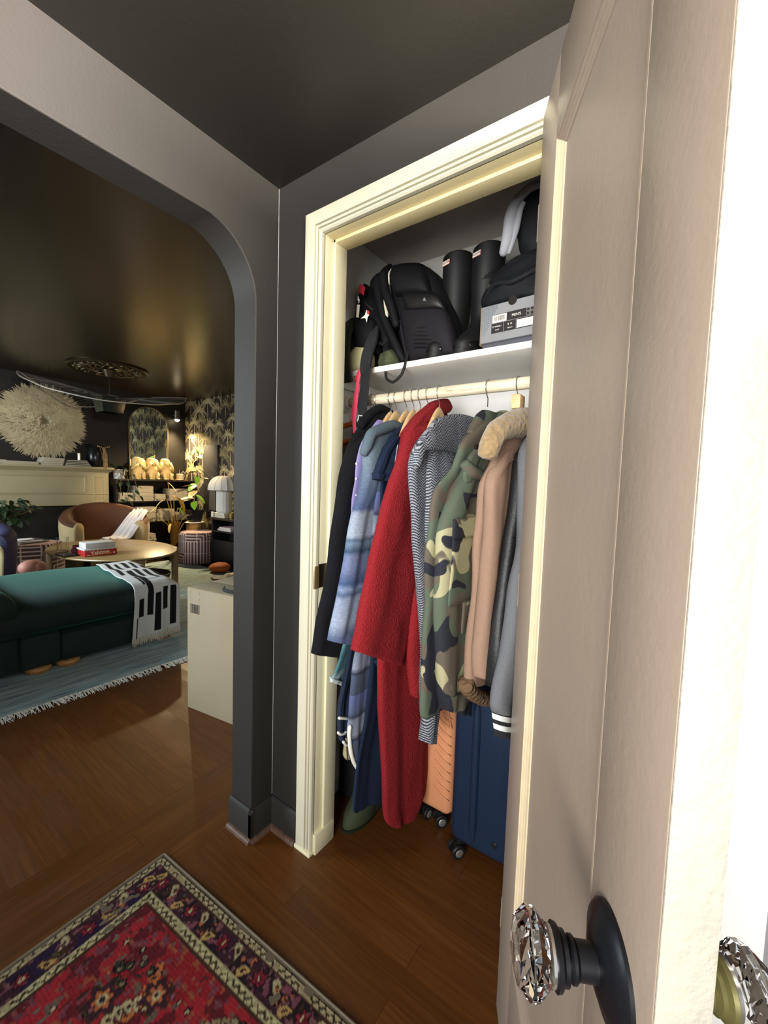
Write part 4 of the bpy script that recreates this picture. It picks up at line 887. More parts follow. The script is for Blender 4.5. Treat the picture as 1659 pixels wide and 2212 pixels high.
o = th.build('threads', flat('bronze_thread', '3a342c', .5), pd, False); o['kind'] = 'stuff'
sg = NT('smoked_green_glass'); sg.set(Base_Color=L('3f4f48'), Roughness=.12, Transmission_Weight=.85, IOR=1.3)
MB().loft([[(PX + r * math.cos(a), PY + r * math.sin(a), z) for a in [2 * PI * (j + .5) / 4 for j in range(4)]] for r, z in ((.195, 2.27), (.155, 2.10), (.152, 2.10), (.192, 2.27))], False, False).build('glass_lantern', sg.m, pd, False)
for dx in (-.03, 0, .03): MB().lathe([(.009, 2.12), (.010, 2.19), (.006, 2.21 + (.03 if dx == 0 else 0)), (.001, 2.215 + (.03 if dx == 0 else 0))], (PX + dx * .813, PY + dx * .583, 0), 10).build('candle_tube', offw, pd)
# fireplace surround
fp = thing('fireplace_mantel', 'cream painted fireplace surround with panelled frieze', 'mantel', (-5.8, .55, 0))
crm = paint('cream_mantel_paint', 'b0a888', .4, .05)
mb = MB().box(-5.985, -5.66, -.95, 1.71, 1.405, 1.437, .004)
mb.build('mantel_shelf', crm, fp)
MB().loft([[(x_, -.90 - e, z), (x_, 1.655 + e, z), (-5.985, 1.655 + e, z), (-5.985, -.90 - e, z)] for x_, z, e in ((-5.74, 1.34, 0), (-5.735, 1.36, .004), (-5.71, 1.375, .025), (-5.69, 1.395, .04), (-5.68, 1.405, .045))]).build('cornice_moulding', crm, fp)
MB().box(-5.985, -5.74, -.90, 1.655, .885, 1.345, .003).build('frieze', crm, fp)
def frame(name, y0, y1, z0, z1, w, x0, m, par): return MB().box(x0, x0 + .010, y0, y1, z1 - w, z1, .003).box(x0, x0 + .010, y0, y1, z0, z0 + w, .003).box(x0, x0 + .010, y0, y0 + w, z0 + w, z1 - w, .003).box(x0, x0 + .010, y1 - w, y1, z0 + w, z1 - w, .003).build(name, m, par)
frame('frieze_panel', -.60, 1.36, 1.06, 1.31, .02, -5.741, crm, fp)
for y0, y1 in ((-.86, -.68), (1.43, 1.62)):
    MB().box(-5.985, -5.745, y0, y1, 0, .885, .003).build('pilaster', crm, fp); frame('pilaster_panel', y0 + .02, y1 - .02, .93, 1.31, .016, -5.741, crm, fp); frame('pilaster_panel', y0 + .02, y1 - .02, .12, .84, .016, -5.746, crm, fp)
MB().box(-5.742, -5.73, -.90, 1.655, 1.04, 1.055, .003).build('frieze_bead', crm, fp)
soot = flat('black_slate', '0b0a0a', .5)
MB().box(-5.985, -5.90, -.68, 1.43, 0, .885).build('firebox', soot, fp); MB().box(-5.74, -5.35, -.9, .85, .0, .03, .004).build('hearth', soot, fp)
# feather hat on the wall
hat = thing('feather_wall_hat', 'round cream feather hat hanging above the mantel', 'wall decor', (-5.99, .94, 2.03))
fm = flat('cream_feathers', 'c2b897', .9, var=.16, vs=7, sheen=.2)
MB().lathe([(.34, -5.995), (.36, -5.98), (.30, -5.955), (.10, -5.94), (.02, -5.938)], (0, .94, 2.03), 40, 'X').build('hat_base', flat('straw_base', '8b7a56', .9), hat)
R = random.Random(9); F = MB()
for k in range(3600):
    f = R.random() ** .62; r0 = .02 + .36 * f; a = R.uniform(0, 2 * PI); ln = R.uniform(.08, .13) * (1 + .25 * f); lift = .055 * (1 - f) + .02
    bend = R.uniform(-.5, .5); w = R.uniform(.005, .010); b = len(F.v)
    for i in range(4):
        t_ = i / 3; r_ = r0 + ln * t_ * (.55 + .45 * f); aa = a + bend * t_ * .09 / max(.12, r_); x = -5.955 + .055 * (1 - f * f) + lift * math.sin(PI * .75 * t_) + R.uniform(0, .006)
        c = Vector((x, .94 + r_ * math.cos(aa), 2.03 + r_ * math.sin(aa))); s = Vector((R.uniform(-.3, .3), -math.sin(aa), math.cos(aa))) * w * (.5, 1, .9, .25)[i]
        F.v += [tuple(c - s), tuple(c + s)]
    F.f += [(b + 2 * i, b + 2 * i + 1, b + 2 * i + 3, b + 2 * i + 2) for i in range(3)]
o = F.build('feathers', fm, hat, False, fix=False); o['kind'] = 'stuff'
# books and vases on the mantel
paper = flat('page_block', 'b7b09c', .85, var=.06)
def book(x0, x1, y0, y1, z0, z1, hx, label, group=None, name='book', cat='book', ang=0):
    c = ((x0 + x1) / 2, (y0 + y1) / 2); b = thing(name, label, cat, (c[0], c[1], z0), group)
    cm = flat('cover_' + hx, hx, .6, var=.06); k = min(.004, (z1 - z0) * .2); M = Matrix.Translation((c[0], c[1], 0)) @ Matrix.Rotation(ang, 4, 'Z') @ Matrix.Translation((-c[0], -c[1], 0))
    MB().box(x0, x1, y0, y1, z0, z0 + k, .0008).box(x0, x1, y0, y1, z1 - k, z1, .0008).box(x0, x0 + .003, y0, y1, z0, z1, .0008).xf(M).build('cover', cm, b)
    MB().box(x0 + .003, x1 - .004, y0 + .004, y1 - .004, z0 + k, z1 - k).xf(M).build('pages', paper, b); return b
MT = 1.437
book(-5.93, -5.69, .46, .82, MT, MT + .036, 'b9b49c', 'long pale book lying on the mantel under the feather hat')
for k, (h, c) in enumerate(((.024, 'c5bfa6'), (.026, 'bdb79e'), (.022, 'c9c3ab'), (.024, 'c2bca4'))):
    book(-5.92, -5.70, .84 + .01 * k, 1.09 + .006 * k, MT + k * .0255, MT + k * .0255 + .024, c, ('lowest', 'second', 'third', 'topmost')[k] + ' pale book of the white stack on the mantel', 'white books on the mantel')
for k in range(4):
    book(-5.93, -5.69 - .008 * k, 1.11 + .008 * k, 1.42 - .012 * k, MT + k * .022, MT + k * .022 + .021, ('2e2a24', '4a4436', '26231f', '36312a')[k], ('lowest', 'second', 'third', 'topmost')[k] + ' dark book of the black stack on the mantel', 'dark books on the mantel')
book(-5.93, -5.70, .36, .50, MT, MT + .05, '2b2620', 'dark book at the left end of the mantel')
cu = tag(MB().lathe([(.022, 0), (.026, .004), (.024, .07), (.026, .10), (.022, .10), (.020, .01)], (-5.78, 1.30, MT + .0872), 20).build('metal_cup', flat('polished_pewter', 'c4c0b4', .2, 1)), 'small shiny metal cup standing on the dark mantel books', 'cup')
vz = thing('dark_vase', 'large black vase with flared rim at the right end of the mantel', 'vase', (-5.84, 1.52, MT))
MB().lathe([(.06, 0), (.085, .02), (.105, .09), (.108, .17), (.085, .25), (.075, .28), (.115, .325), (.118, .33), (.108, .328), (.06, .27), (.06, .06)], (-5.84, 1.52, MT), 32).build('vase_body', flat('black_glazed_ceramic', '17181a', .25, var=.3), vz)
gd = thing('bead_garland', 'tan wooden bead garland hanging over the mantel edge', 'garland', (-5.66, 1.59, MT))
bt = flat('tan_wood_beads', 'a58a62', .6)
for dy in (-.018, 0, .018):
    m = MB()
    for k in range(17): m.ball((-5.705 + min(k, 5) * .009 + (0 if k < 6 else .003), 1.585 + dy * (1 - .4 * (k < 4)), MT + .275 - k * .018), .0095, 8, 5)
    m.build('bead_strand', bt, gd)
m = MB()
for k in range(9): a = PI * k / 8; m.ball((-5.715, 1.585 + .075 * math.cos(a), MT + .285 + .02 * abs(math.cos(a))), .0095, 8, 5)
m.build('bead_strand', bt, gd)
# arched mirror, bookcase and ornaments
mi = thing('arched_mirror', 'arched wall mirror standing on the black bookcase', 'mirror', (-5.96, 2.34, 1.272))
def arch(y0, y1, z0, zs, n=24):
    c = (y0 + y1) / 2; r = (y1 - y0) / 2; return [(y0, z0), (y1, z0)] + [(c + r * math.cos(PI * k / n), zs + r * math.sin(PI * k / n)) for k in range(n + 1)]
out = arch(2.035, 2.655, 1.272, 2.145); inn = arch(2.047, 2.643, 1.284, 2.145)
mb = MB(); n = len(out); mb.v = [(-5.955, *p) for p in out] + [(-5.955, *p) for p in inn] + [(-5.985, *p) for p in out] + [(-5.985, *p) for p in inn]
for j in range(n):
    k = (j + 1) % n; mb.f += [(j, k, n + k, n + j), (2 * n + j, 2 * n + k, k, j), (n + j, n + k, 3 * n + k, 3 * n + j), (2 * n + j, 3 * n + j, 3 * n + k, 2 * n + k)]
mb.build('mirror_frame', flat('thin_brass_frame', '9a875c', .35, .8), mi)
mg = NT('silvered_glass'); mg.set(Base_Color=(.82, .86, .78, 1), Metallic=1.0, Roughness=.015)
MB().prism(inn, 'X', -5.98, -5.968).build('mirror_glass', mg.m, mi, False)
sc = thing('wall_sconce', 'small cylindrical wall sconce lit on the dark wall right of the mirror', 'lamp', (-5.93, 2.78, 2.38))
MB().lathe([(.05, 2.305), (.053, 2.305), (.053, 2.455), (.05, 2.455)], (-5.90, 2.78, 0), 28, cap0=False, cap1=False).build('sconce_shade', flat('smoked_chrome', '6d675c', .25, .9), sc)
MB().box(-6.0, -5.94, 2.765, 2.795, 2.37, 2.40, .003).build('sconce_arm', chrome, sc)
MB().ball((-5.90, 2.78, 2.315), .042, 18, 12).build('bulb', flat('glowing_bulb', 'ffe7b8', .4, var=0, emit=26), sc, 'all')
spot('sconce_lamp', (-5.88, 2.76, 2.25), (-5.35, 2.60, .8), 300, (1.0, .74, .40), 112, .75, .035)
BX = -5.652; UT = 1.272
un = thing('bookcase', 'low black open bookcase under the arched mirror', 'bookcase', (-5.82, 2.34, 0))
MB().box(-5.99, BX, 1.725, 2.965, UT - .024, UT, .002).build('top_board', flat('dark_stained_top', '2a211a', .45), un)
for z in (.935, .605, .28): MB().box(-5.985, BX - .004, 1.745, 2.945, z - .022, z, .002).build('shelf_board', blackm, un)
for y in (1.725, 2.945): MB().box(-5.985, BX - .002, y, y + .02, 0, UT - .0245, .002).build('side_panel', blackm, un)
MB().box(-5.99, -5.982, 1.746, 2.944, .0, UT - .025).build('back_panel', blackm, un)
R = random.Random(4)
ORD = ('bottom', 'second', 'third', 'fourth', 'fifth', 'sixth', 'seventh', 'eighth', 'ninth', 'tenth', 'eleventh', 'twelfth')
def mags(y0, y1, z, n, label, cols=('c9c3b4', 'bdb6a6', 'd2cdbf', 'b2a999', 'c4b9a2'), tt=.0215):
    for k in range(n):
        c = R.choice(cols); j = R.uniform(-.006, .006); zz = z + .0008 + k * tt
        m = thing('magazine', ORD[k] + (' from below' if k else '') + ' ' + label, 'magazine', ((-5.88 + BX) / 2, (y0 + y1) / 2, zz), 'magazines in ' + label.split(' in ')[1])
        MB().box(-5.89, BX - .012 + j, y0 + j, y1 + j, zz, zz + tt - .0012, .0012).build('cover', flat('cover_' + c, c, .6, var=.06), m)
        MB().box(-5.888, BX - .0105 + j, y0 + j + .003, y1 + j - .003, zz + .002, zz + tt - .0035).build('pages', paper, m)
mags(1.75, 1.98, .935, 6, 'pale magazine in the short left stack on the upper bookcase shelf')
mags(1.99, 2.265, .935, 11, 'pale magazine in the tallest stack on the upper bookcase shelf')
mags(2.29, 2.45, .935, 5, 'pale magazine in the small middle stack on the upper bookcase shelf')
mags(2.52, 2.90, .935, 9, 'pale magazine in the right stack on the upper bookcase shelf')
mags(2.02, 2.30, .605, 11, 'pale magazine in the left stack on the middle bookcase shelf')
mags(2.33, 2.60, .605, 9, 'pale magazine in the middle stack on the middle bookcase shelf')
mags(2.63, 2.90, .605, 6, 'pale magazine in the right stack on the middle bookcase shelf')
mags(2.0, 2.3, .28, 6, 'pale magazine in the left stack on the lowest bookcase shelf')
stone = flat('warm_sandstone', 'c9b27c', .75, var=.12, bump=.3, bs=60)
def monkey(y, pose, label):
    """seated stone monkey, hands over ears, eyes or mouth"""
    o = thing('monkey_statue', label, 'statue', (-5.77, y, UT), 'three stone monkeys on the bookcase')
    b = [(.0, 0, .085, .080), (.03, 0, .093, .088), (.12, .004, .095, .085), (.17, .0, .082, .07), (.21, -.004, .078, .064), (.24, -.006, .084, .066), (.29, -.004, .082, .066), (.335, -.006, .062, .052), (.352, -.008, .03, .028)]
    MB().loft([[(-5.77 + dx + d * math.cos(a), y + w * math.sin(a), UT + z) for a in [2 * PI * j / 22 for j in range(22)]] for z, dx, w, d in interp(b, 20)]).build('torso', stone, o, 'all')
    m = MB()
    for s in (-1, 1):
        m.tube([(-5.77, y + s * .05, UT + .05), (-5.70, y + s * .062, UT + .085), (-5.675, y + s * .055, UT + .09), (-5.672, y + s * .052, UT + .05), (-5.672, y + s * .052, UT + .012)], [.03, .036, .032, .027, .03], 12)
        m.ball((-5.662, y + s * .054, UT + .016), .028, 12, 8, (1.25, 1, .6))
    m.build('legs', stone, o, 'all')
    tgt = {'ears': (.068, .285, -5.735), 'eyes': (.022, .288, -5.695), 'mouth': (.016, .235, -5.69)}[pose]
    for s in (-1, 1):
        MB().tube([(-5.765, y + s * .075, UT + .195), (-5.725, y + s * .10, UT + .15), (-5.70, y + s * .088, UT + .185), (tgt[2], y + s * tgt[0], UT + tgt[1])], [.026, .027, .023, .021], 12).build('arm', stone, o, 'all')
    fc = MB().ball((-5.71, y, UT + .262), .034, 14, 10, (.7, 1, .8)).ball((-5.703, y, UT + .245), .020, 12, 8)
    if pose != 'eyes': fc.ball((-5.697, y - .018, UT + .288), .007, 8, 6).ball((-5.697, y + .018, UT + .288), .007, 8, 6)
    fc.build('face', stone, o, 'all')
monkey(2.068, 'mouth', 'leftmost of the three sandstone monkey statues on the bookcase')
monkey(2.285, 'eyes', 'middle of the three sandstone monkey statues on the bookcase')
monkey(2.505, 'ears', 'rightmost of the three sandstone monkey statues, head bare, on the bookcase')
cd = thing('jar_candle', 'cream candle jar with wire handle on a dish at the bookcase end', 'candle', (-5.74, 2.74, UT))
MB().lathe([(.07, 0), (.085, .008), (.08, .012), (.05, .012)], (-5.74, 2.74, UT), 26).build('dish', flat('brown_dish', '6f5638', .5), cd)
MB().lathe([(.052, .012), (.055, .018), (.055, .105), (.048, .108), (.046, .1)], (-5.74, 2.74, UT), 26).build('candle_wax', flat('cream_wax', 'd9cfae', .5), cd)
MB().tube(smooth_path([(-5.72, 2.79, UT + .03), (-5.72, 2.815, UT + .11), (-5.73, 2.79, UT + .15), (-5.74, 2.765, UT + .12)]), .004, 6).build('wire_handle', chrome, cd)
MB().tube([(-5.74, 2.735, UT + .10), (-5.74, 2.73, UT + .18)], .003, 6).build('wick_stick', chrome, cd)
# leaves
def leaf_mesh(ln, w, droop, k=7, fold=.2, roundy=.6):
    mb = MB()
    for i in range(k + 1):
        f = i / k; ww = w * (math.sin(PI * (f * .94 + .03)) ** roundy) * (1 - .25 * f); z = -droop * ln * f * f
        for s in (-1, 0, 1): mb.v.append((ln * f, s * ww / 2, z + abs(s) * ww * fold * .5 + .0))
    for i in range(k):
        for s in range(2): a = i * 3 + s; mb.f.append((a, a + 1, a + 4, a + 3))
    return mb
def leaf(parent, m, base, az, el, ln, w, droop=.4, roll_=0, name='leaf'):
    M = Matrix.Translation(base) @ Matrix.Rotation(az, 4, 'Z') @ Matrix.Rotation(-el, 4, 'Y') @ Matrix.Rotation(roll_, 4, 'X')
    return leaf_mesh(ln, w, droop).xf(M).build(name, m, parent, 'all', fix=False)
lg = flat('dark_green_leaf', '1f3016', .5, var=.3, vs=30); lm = flat('fresh_green_leaf', '5c8a24', .45, var=.2, vs=20); lp = flat('pale_cream_leaf', 'c9bb8a', .6, var=.15, vs=20); ly = flat('yellow_ochre_leaf', 'b5821e', .5, var=.12, vs=20); stm = flat('brown_stem', '6b5a35', .7)
mp = NT('marbled_pot'); mp.set(Base_Color=mp.ramp(mp.noise(mp.coord(), 14, 4, .6, 2), [(.42, L('8a8780')), (.5, L('d9d6cc'))]), Roughness=.35)
pp = thing('trailing_pothos', 'trailing pothos in a marbled white pot on the bookcase left end', 'plant', (-5.78, 1.815, UT))
MB().lathe([(.07, 0), (.078, .005), (.082, .15), (.074, .15), (.070, .12)], (-5.78, 1.815, UT), 28).build('pot', mp.m, pp)
MB().lathe([(.073, .125), (.01, .13)], (-5.78, 1.815, UT), 20).build('soil', flat('potting_soil', '1a120c', .9), pp)
R = random.Random(21)
for k in range(20):
    a = R.uniform(0, 2 * PI); leaf(pp, lg, (-5.78 + .04 * math.cos(a), 1.815 + .05 * math.sin(a), UT + .15), a, R.uniform(.2, 1.2), R.uniform(.09, .16), R.uniform(.05, .08), .6, R.uniform(-.4, .4))
for vn, (dy, L_) in enumerate(((-.02, .50), (.06, .38), (.14, .28))):
    path = smooth_path([(-5.74, 1.80 + dy * .5, UT + .14), (-5.66, 1.80 + dy, UT + .11), (-5.625, 1.80 + dy * 1.3, UT - .06), (-5.62, 1.78 + dy * 1.4, UT - L_ * .6), (-5.62, 1.80 + dy * 1.8, UT - L_)], 14)
    MB().tube(path, .003, 5).build('vine', stm, pp)
    for i in range(4, 14, 2): leaf(pp, lg, path[i], R.uniform(-.6, 1.8), R.uniform(-.8, .3), .09, .055, .5, R.uniform(-.5, .5))
# vase plant with the ochre leaf
vp = thing('ochre_leaf_plant', 'spindly plant with big ochre leaf in a brown glass vase before the bookcase', 'plant', (-5.32, 2.42, 0))
bg = NT('brown_glass'); bg.set(Base_Color=L('8a6c3a'), Roughness=.1, Transmission_Weight=.6, IOR=1.3)
MB().lathe([(.075, 0), (.08, .01), (.07, .18), (.062, .42), (.078, .62), (.074, .62), (.058, .42), (.065, .18), (.06, .02)], (-5.32, 2.42, 0), 26).build('glass_vase', bg.m, vp)
stems = []
for (dx, dy, z, az, ln, w, m, el, dr) in ((.02, -.02, 1.02, 1.6, .26, .22, ly, -.25, .9), (.0, -.10, 1.24, 1.1, .22, .05, lp, -.75, .2), (.0, -.12, .98, -1.6, .20, .06, lp, -.2, .5), (.03, .12, .93, 1.8, .13, .05, lp, .5, .3), (.05, .18, .72, 1.3, .22, .06, lp, -.2, .4), (.05, -.26, .86, -1.5, .16, .05, lp, -.2, .3), (.0, -.22, .66, -1.2, .15, .05, lp, .4, .2), (.06, .02, .84, .6, .13, .05, lm, -.4, .6), (.02, .26, .64, 1.9, .14, .04, lp, .4, .2), (.08, -.10, .60, -.8, .16, .05, lp, -.5, .4)):
    p0 = (-5.32, 2.42, .3); p1 = (-5.32 + dx * .5, 2.42 + dy * .5, .5 * (z + .5)); p2 = (-5.32 + dx, 2.42 + dy, z)
    MB().tube(smooth_path([p0, p1, p2], 8), .0055, 6).build('stem', flat('ochre_stem', '9c8040', .6), vp); leaf(vp, m, p2, az, el, ln, w, dr, .2)
# tall plant in a black pot on a ribbed stand
tp_ = thing('rubber_plant', 'tall leafy plant in black square pot on ribbed stand beside the console', 'plant', (-5.27, 2.73, .60))
MB().loft([[(-5.27 + r * math.cos(a + PI / 4) * 1.3, 2.73 + r * math.sin(a + PI / 4) * 1.3, z) for a in [2 * PI * j / 4 for j in range(4)]] for r, z in ((.075, .602), (.115, .80), (.105, .80), (.10, .77))]).build('pot', blackm, tp_, False)
trunk = smooth_path([(-5.27, 2.73, .76), (-5.25, 2.71, .95), (-5.29, 2.77, 1.2), (-5.23, 2.75, 1.45), (-5.25, 2.78, 1.72)], 18)
MB().tube(trunk, [.011] * 10 + [.008] * 8, 8).build('stem', stm, tp_)
for i, az, el, ln, w, m in ((17, 2.8, .9, .20, .07, lm), (16, -.4, .1, .20, .12, lm), (15, 2.9, -.3, .18, .10, lg), (14, -.2, -.5, .16, .10, lp), (13, .5, -.2, .20, .12, lg), (12, -1.7, .1, .20, .08, lg), (11, -.4, -.6, .17, .11, lm), (10, .6, .5, .18, .08, lp), (9, -1.2, -.3, .19, .13, lm), (7, -.9, -.2, .22, .13, lp), (6, .6, -.4, .2, .09, lm), (5, -1.8, .2, .22, .12, lp), (4, -.6, -.3, .2, .12, lm), (8, -2.0, .3, .2, .09, lp)):
    leaf(tp_, m, trunk[i], az, el, ln, w, .35, .3 * (-1) ** i)
sd_ = thing('plant_stand', 'ribbed light wood drum stand under the black plant pot', 'stand', (-5.27, 2.73, 0))
rib_ = flat('ribbed_oak', 'a07c44', .6); MB().lathe([(.12, 0), (.125, .01), (.125, .59), (.10, .60)], (-5.27, 2.73, 0), 32).build('drum', rib_, sd_)
m = MB()
for k in range(30): a = 2 * PI * k / 30; m.tube([(-5.27 + .127 * math.cos(a), 2.73 + .127 * math.sin(a), .02), (-5.27 + .127 * math.cos(a), 2.73 + .127 * math.sin(a), .575)], .006, 6)
o = m.build('ribs', rib_, sd_)
o['kind'] = 'stuff'
MB().lathe([(.14, .588), (.15, .595), (.14, .601)], (-5.27, 2.73, 0), 28).build('saucer', offw, sd_)
# left foreground plant
lp_ = thing('ivy_plant', 'dark green ivy plant on tall white stand in front of the fireplace', 'plant', (-4.75, .12, 0))
MB().lathe([(.10, 0), (.10, .02), (.05, .03), (.045, .45), (.10, .52), (.14, .74), (.125, .74), (.1, .7)], (-4.75, .12, 0), 26).build('pedestal_pot', flat('cream_ceramic', 'b9ae8c', .5), lp_)
R = random.Random(31); fo = MB()
for k in range(120):
    f = R.random(); x, y, z = -4.78 + R.uniform(-.12, .12), .14 + R.uniform(-.16, .18) + .36 * max(0, f - .45), .80 + R.uniform(-.06, .14) + .10 * f
    q = leaf_mesh(R.uniform(.07, .12), R.uniform(.05, .08), .5, 4).xf(Matrix.Translation((x, y, z)) @ Matrix.Rotation(R.uniform(-1.5, 1.8), 4, 'Z') @ Matrix.Rotation(R.uniform(-.6, .9), 4, 'Y') @ Matrix.Rotation(R.uniform(-.6, .6), 4, 'X')); fo.add(q.v, q.f)
o = fo.build('foliage', lg, lp_, 'all', fix=False); o['kind'] = 'stuff'
for dy in (.1, .3, .45): MB().tube(smooth_path([(-4.75, .12, .72), (-4.75, .12 + dy * .5, .80 + dy * .1), (-4.78, .12 + dy, .86 + dy * .15)], 8), .005, 6).build('stem', stm, lp_)
# dark canvas on the papered wall, console, lamp
cv = thing('dark_canvas', 'tall black canvas leaning on the palm wallpaper behind the lamp', 'picture', (-5.15, 2.94, .74))
MB().box(-5.36, -4.955, 2.935, 2.975, .78, 1.868, .003).build('canvas', flat('black_canvas', '1d1b1a', .7, var=.2, vs=3), cv)
MB().box(-5.37, -4.945, 2.93, 2.978, .76, .781, .002).build('frame_bar', blackm, cv)
MB().prism([(-5.20, .80), (-5.0, .80), (-5.03, 1.25), (-5.10, 1.42), (-5.16, 1.2)], 'Y', 2.9335, 2.9352).build('grey_motif', flat('charcoal_motif', '3c3935', .8), cv, False)
cn = thing('black_console', 'low black console along the papered wall under the mushroom lamp', 'console', (-3.95, 2.72, 0))
MB().box(-4.605, -2.9, 2.60, 2.93, .705, .738, .003).build('top_board', flat('dark_walnut_top', '2b221c', .4), cn)
MB().box(-4.60, -4.57, 2.61, 2.92, 0, .7045, .002).build('side_panel', blackm, cn); MB().box(-3.0, -2.97, 2.61, 2.92, 0, .7045, .002).build('side_panel', blackm, cn)
MB().box(-4.569, -3.001, 2.615, 2.90, .52, .54, .002).build('shelf_board', blackm, cn); MB().box(-4.569, -3.001, 2.90, 2.92, 0, .70).build('back_panel', blackm, cn); MB().box(-4.569, -3.001, 2.62, 2.64, .0, .40, .002).build('front_panel', blackm, cn)
book(-4.50, -4.17, 2.65, 2.87, .541, .565, 'b5aeb0', 'grey book lying under a pink one inside the console'); book(-4.48, -4.19, 2.66, 2.86, .566, .592, 'c8a3a4', 'pink book on top inside the black console')
book(-4.60, -4.28, 2.62, 2.88, .739, .775, 'a89468', 'tan book under the mushroom lamp, lower one'); book(-4.595, -4.30, 2.63, 2.87, .776, .808, 'c9c4b6', 'white book directly under the mushroom lamp')
pc = tag(MB().box(-4.60, -4.54, 2.605, 2.617, .739, .82, .001).build('white_card', flat('white_card_stock', 'cfc8ba', .7)), 'small white card propped on the console left of the lamp', 'card')
tc = thing('brass_tumbler', 'small brass tumbler on the console right of the lamp books', 'tumbler', (-4.22, 2.70, .738)); MB().lathe([(.035, .739), (.04, .745), (.042, .82), (.037, .82), (.034, .75)], (-4.22, 2.70, 0), 22).build('tumbler_body', flat('brass_glow', 'a98b4c', .25, .9), tc)
ml = thing('mushroom_lamp', 'white pleated mushroom table lamp on books at the papered wall', 'lamp', (-4.46, 2.735, .808))
lw = flat('white_lamp_fabric', 'c3bdb2', .8, var=.04)
MB().lathe([(.10, .809), (.115, .83), (.115, 1.12), (.11, 1.155)], (-4.46, 2.735, 0), 16).build('lamp_column', lw, ml, False)
n = 16; rings = []
for i in range(10):
    f = i / 9; r = .235 * math.cos(f * PI / 2 * .97) ** .75; rings.append([(-4.46 + r * (1 - .03 * (j % 2)) * math.cos(2 * PI * j / (2 * n)), 2.735 + r * (1 - .03 * (j % 2)) * math.sin(2 * PI * j / (2 * n)), 1.15 + .215 * math.sin(f * PI / 2)) for j in range(2 * n)])
MB().loft([[(x * .0 + -4.46 + (x + 4.46) * .97, 2.735 + (y - 2.735) * .97, z + .004) for x, y, z in rings[0]]] + rings, True, True).build('lamp_shade', lw, ml, False)
m = MB()
for j in range(n): m.tube([Vector(rings[i][2 * j]) * 1.0 + Vector((0, 0, .001)) for i in range(10)], .003, 4)
o = m.build('shade_ribs', flat('grey_lamp_rib', '98928a', .8), ml); o['kind'] = 'stuff'
# tub chairs
def tub(x, y, rot, hx, shell_hx, label, name, seat=.42, top=.92, arm=.70, welt=1.0):
    c = thing(name, label, 'armchair', (x, y, 0)); vm = NT('velvet_' + hx); vm.set(Base_Color=vm.ramp(vm.noise(vm.coord(), 5, 3), [(.3, tuple(v * .8 for v in L(hx)[:3]) + (1,)), (.7, L(hx))]), Roughness=.75, Sheen_Weight=.08, Sheen_Roughness=.35, Sheen_Tint=tuple(min(1, v * 4 + .02) for v in L(hx)[:3]) + (1,))
    sm_ = flat('shell_' + shell_hx, shell_hx, .85, var=.08, sheen=.3)  # paler velvet: daylight sheen on the arm ends is put into the colour
    M = Matrix.Translation((x, y, 0)) @ Matrix.Rotation(rot, 4, 'Z')           # front faces local +x
    def P(a, r_, z): return (r_ * math.cos(a) * .80, r_ * math.sin(a), z)
    n = 40; a0 = math.radians(52); outer = []; rim = []; inner = []
    seq = [a0 + (2 * PI - 2 * a0) * i / n for i in range(n + 1)]
    rings = []
    for a in seq:
        b = (1 - math.cos(a)) / 2; b = max(0, (b - .2) / .8); h = arm + (top - arm) * b ** 1.1; ro, ri = .53, .36 + .02 * b; rm = (ro + ri) / 2
        prof = [(ro - .05, .06), (ro - .02, .25), (ro, h - .16), (ro - .005, h - .06), (ro - .035, h - .012), (rm, h), (ri + .035, h - .015), (ri + .005, h - .06), (ri, h - .16), (ri, seat - .05), (ri, .06)]
        rings.append([P(a, r_, z) for r_, z in prof])
    def part(lo, hi, name, m):
        mb = MB(); mb.loft([r[lo:hi] for r in rings], False, False, False); return mb.xf(M).build(name, m, c, 'all')
    part(0, 4, 'outer_shell', sm_ if welt == 1 else vm); part(3, 11, 'backrest', vm)
    for r in (rings[0], rings[-1]):
        cx = [sum(p[k] for p in r) / len(r) for k in range(3)]; d = Vector((1, 0, 0)) * .02
        if welt < 1:
            q_ = [tuple(Vector(p) * welt + Vector(cx) * (1 - welt) + d) for p in r]; MB().loft([r, q_], False, False).xf(M).build('arm_welt', vm, c, 'all'); r = q_
        mb = MB(); mb.loft([r, [tuple(Vector(p) * .92 + Vector(cx) * .08 + d) for p in r], [tuple(Vector(p) * .6 + Vector(cx) * .4 + d * 1.5) for p in r]], False, True)
        mb.xf(M).build('arm_front', sm_, c, 'all')
    mb = MB()
    for k, (r_, z) in enumerate(((.28, seat - .13), (.36, seat - .12), (.375, seat - .07), (.36, seat - .015), (.25, seat))):
        pass
    mb.loft([[((r_ * 1.02 if abs(math.cos(a)) > .0 else r_) * math.cos(a) * (.92 if math.cos(a) > 0 else .80), r_ * math.sin(a), z) for a in [2 * PI * j / 32 for j in range(32)]] for r_, z in ((.30, seat - .14), (.358, seat - .12), (.365, seat - .06), (.345, seat - .012), (.2, seat))]).xf(M).build('seat_cushion', vm, c, 'all')
    MB().lathe([(.32, .0114), (.36, .02), (.38, .1), (.34, .28)], (0, 0, 0), 32).xf(M).build('base', flat('dark_base', '231512', .7), c)
    return c
tub(-5.25, 1.43, -.16, '4c2604', 'a8936a', 'rust brown velvet tub chair with white throw behind the table', 'tub_chair', .42, .93, .70)
tub(-4.10, -.33, -.05, '151338', 'a59c72', 'navy velvet tub chair at the left edge behind the sofa', 'tub_chair', .46, .90, .745, .62)
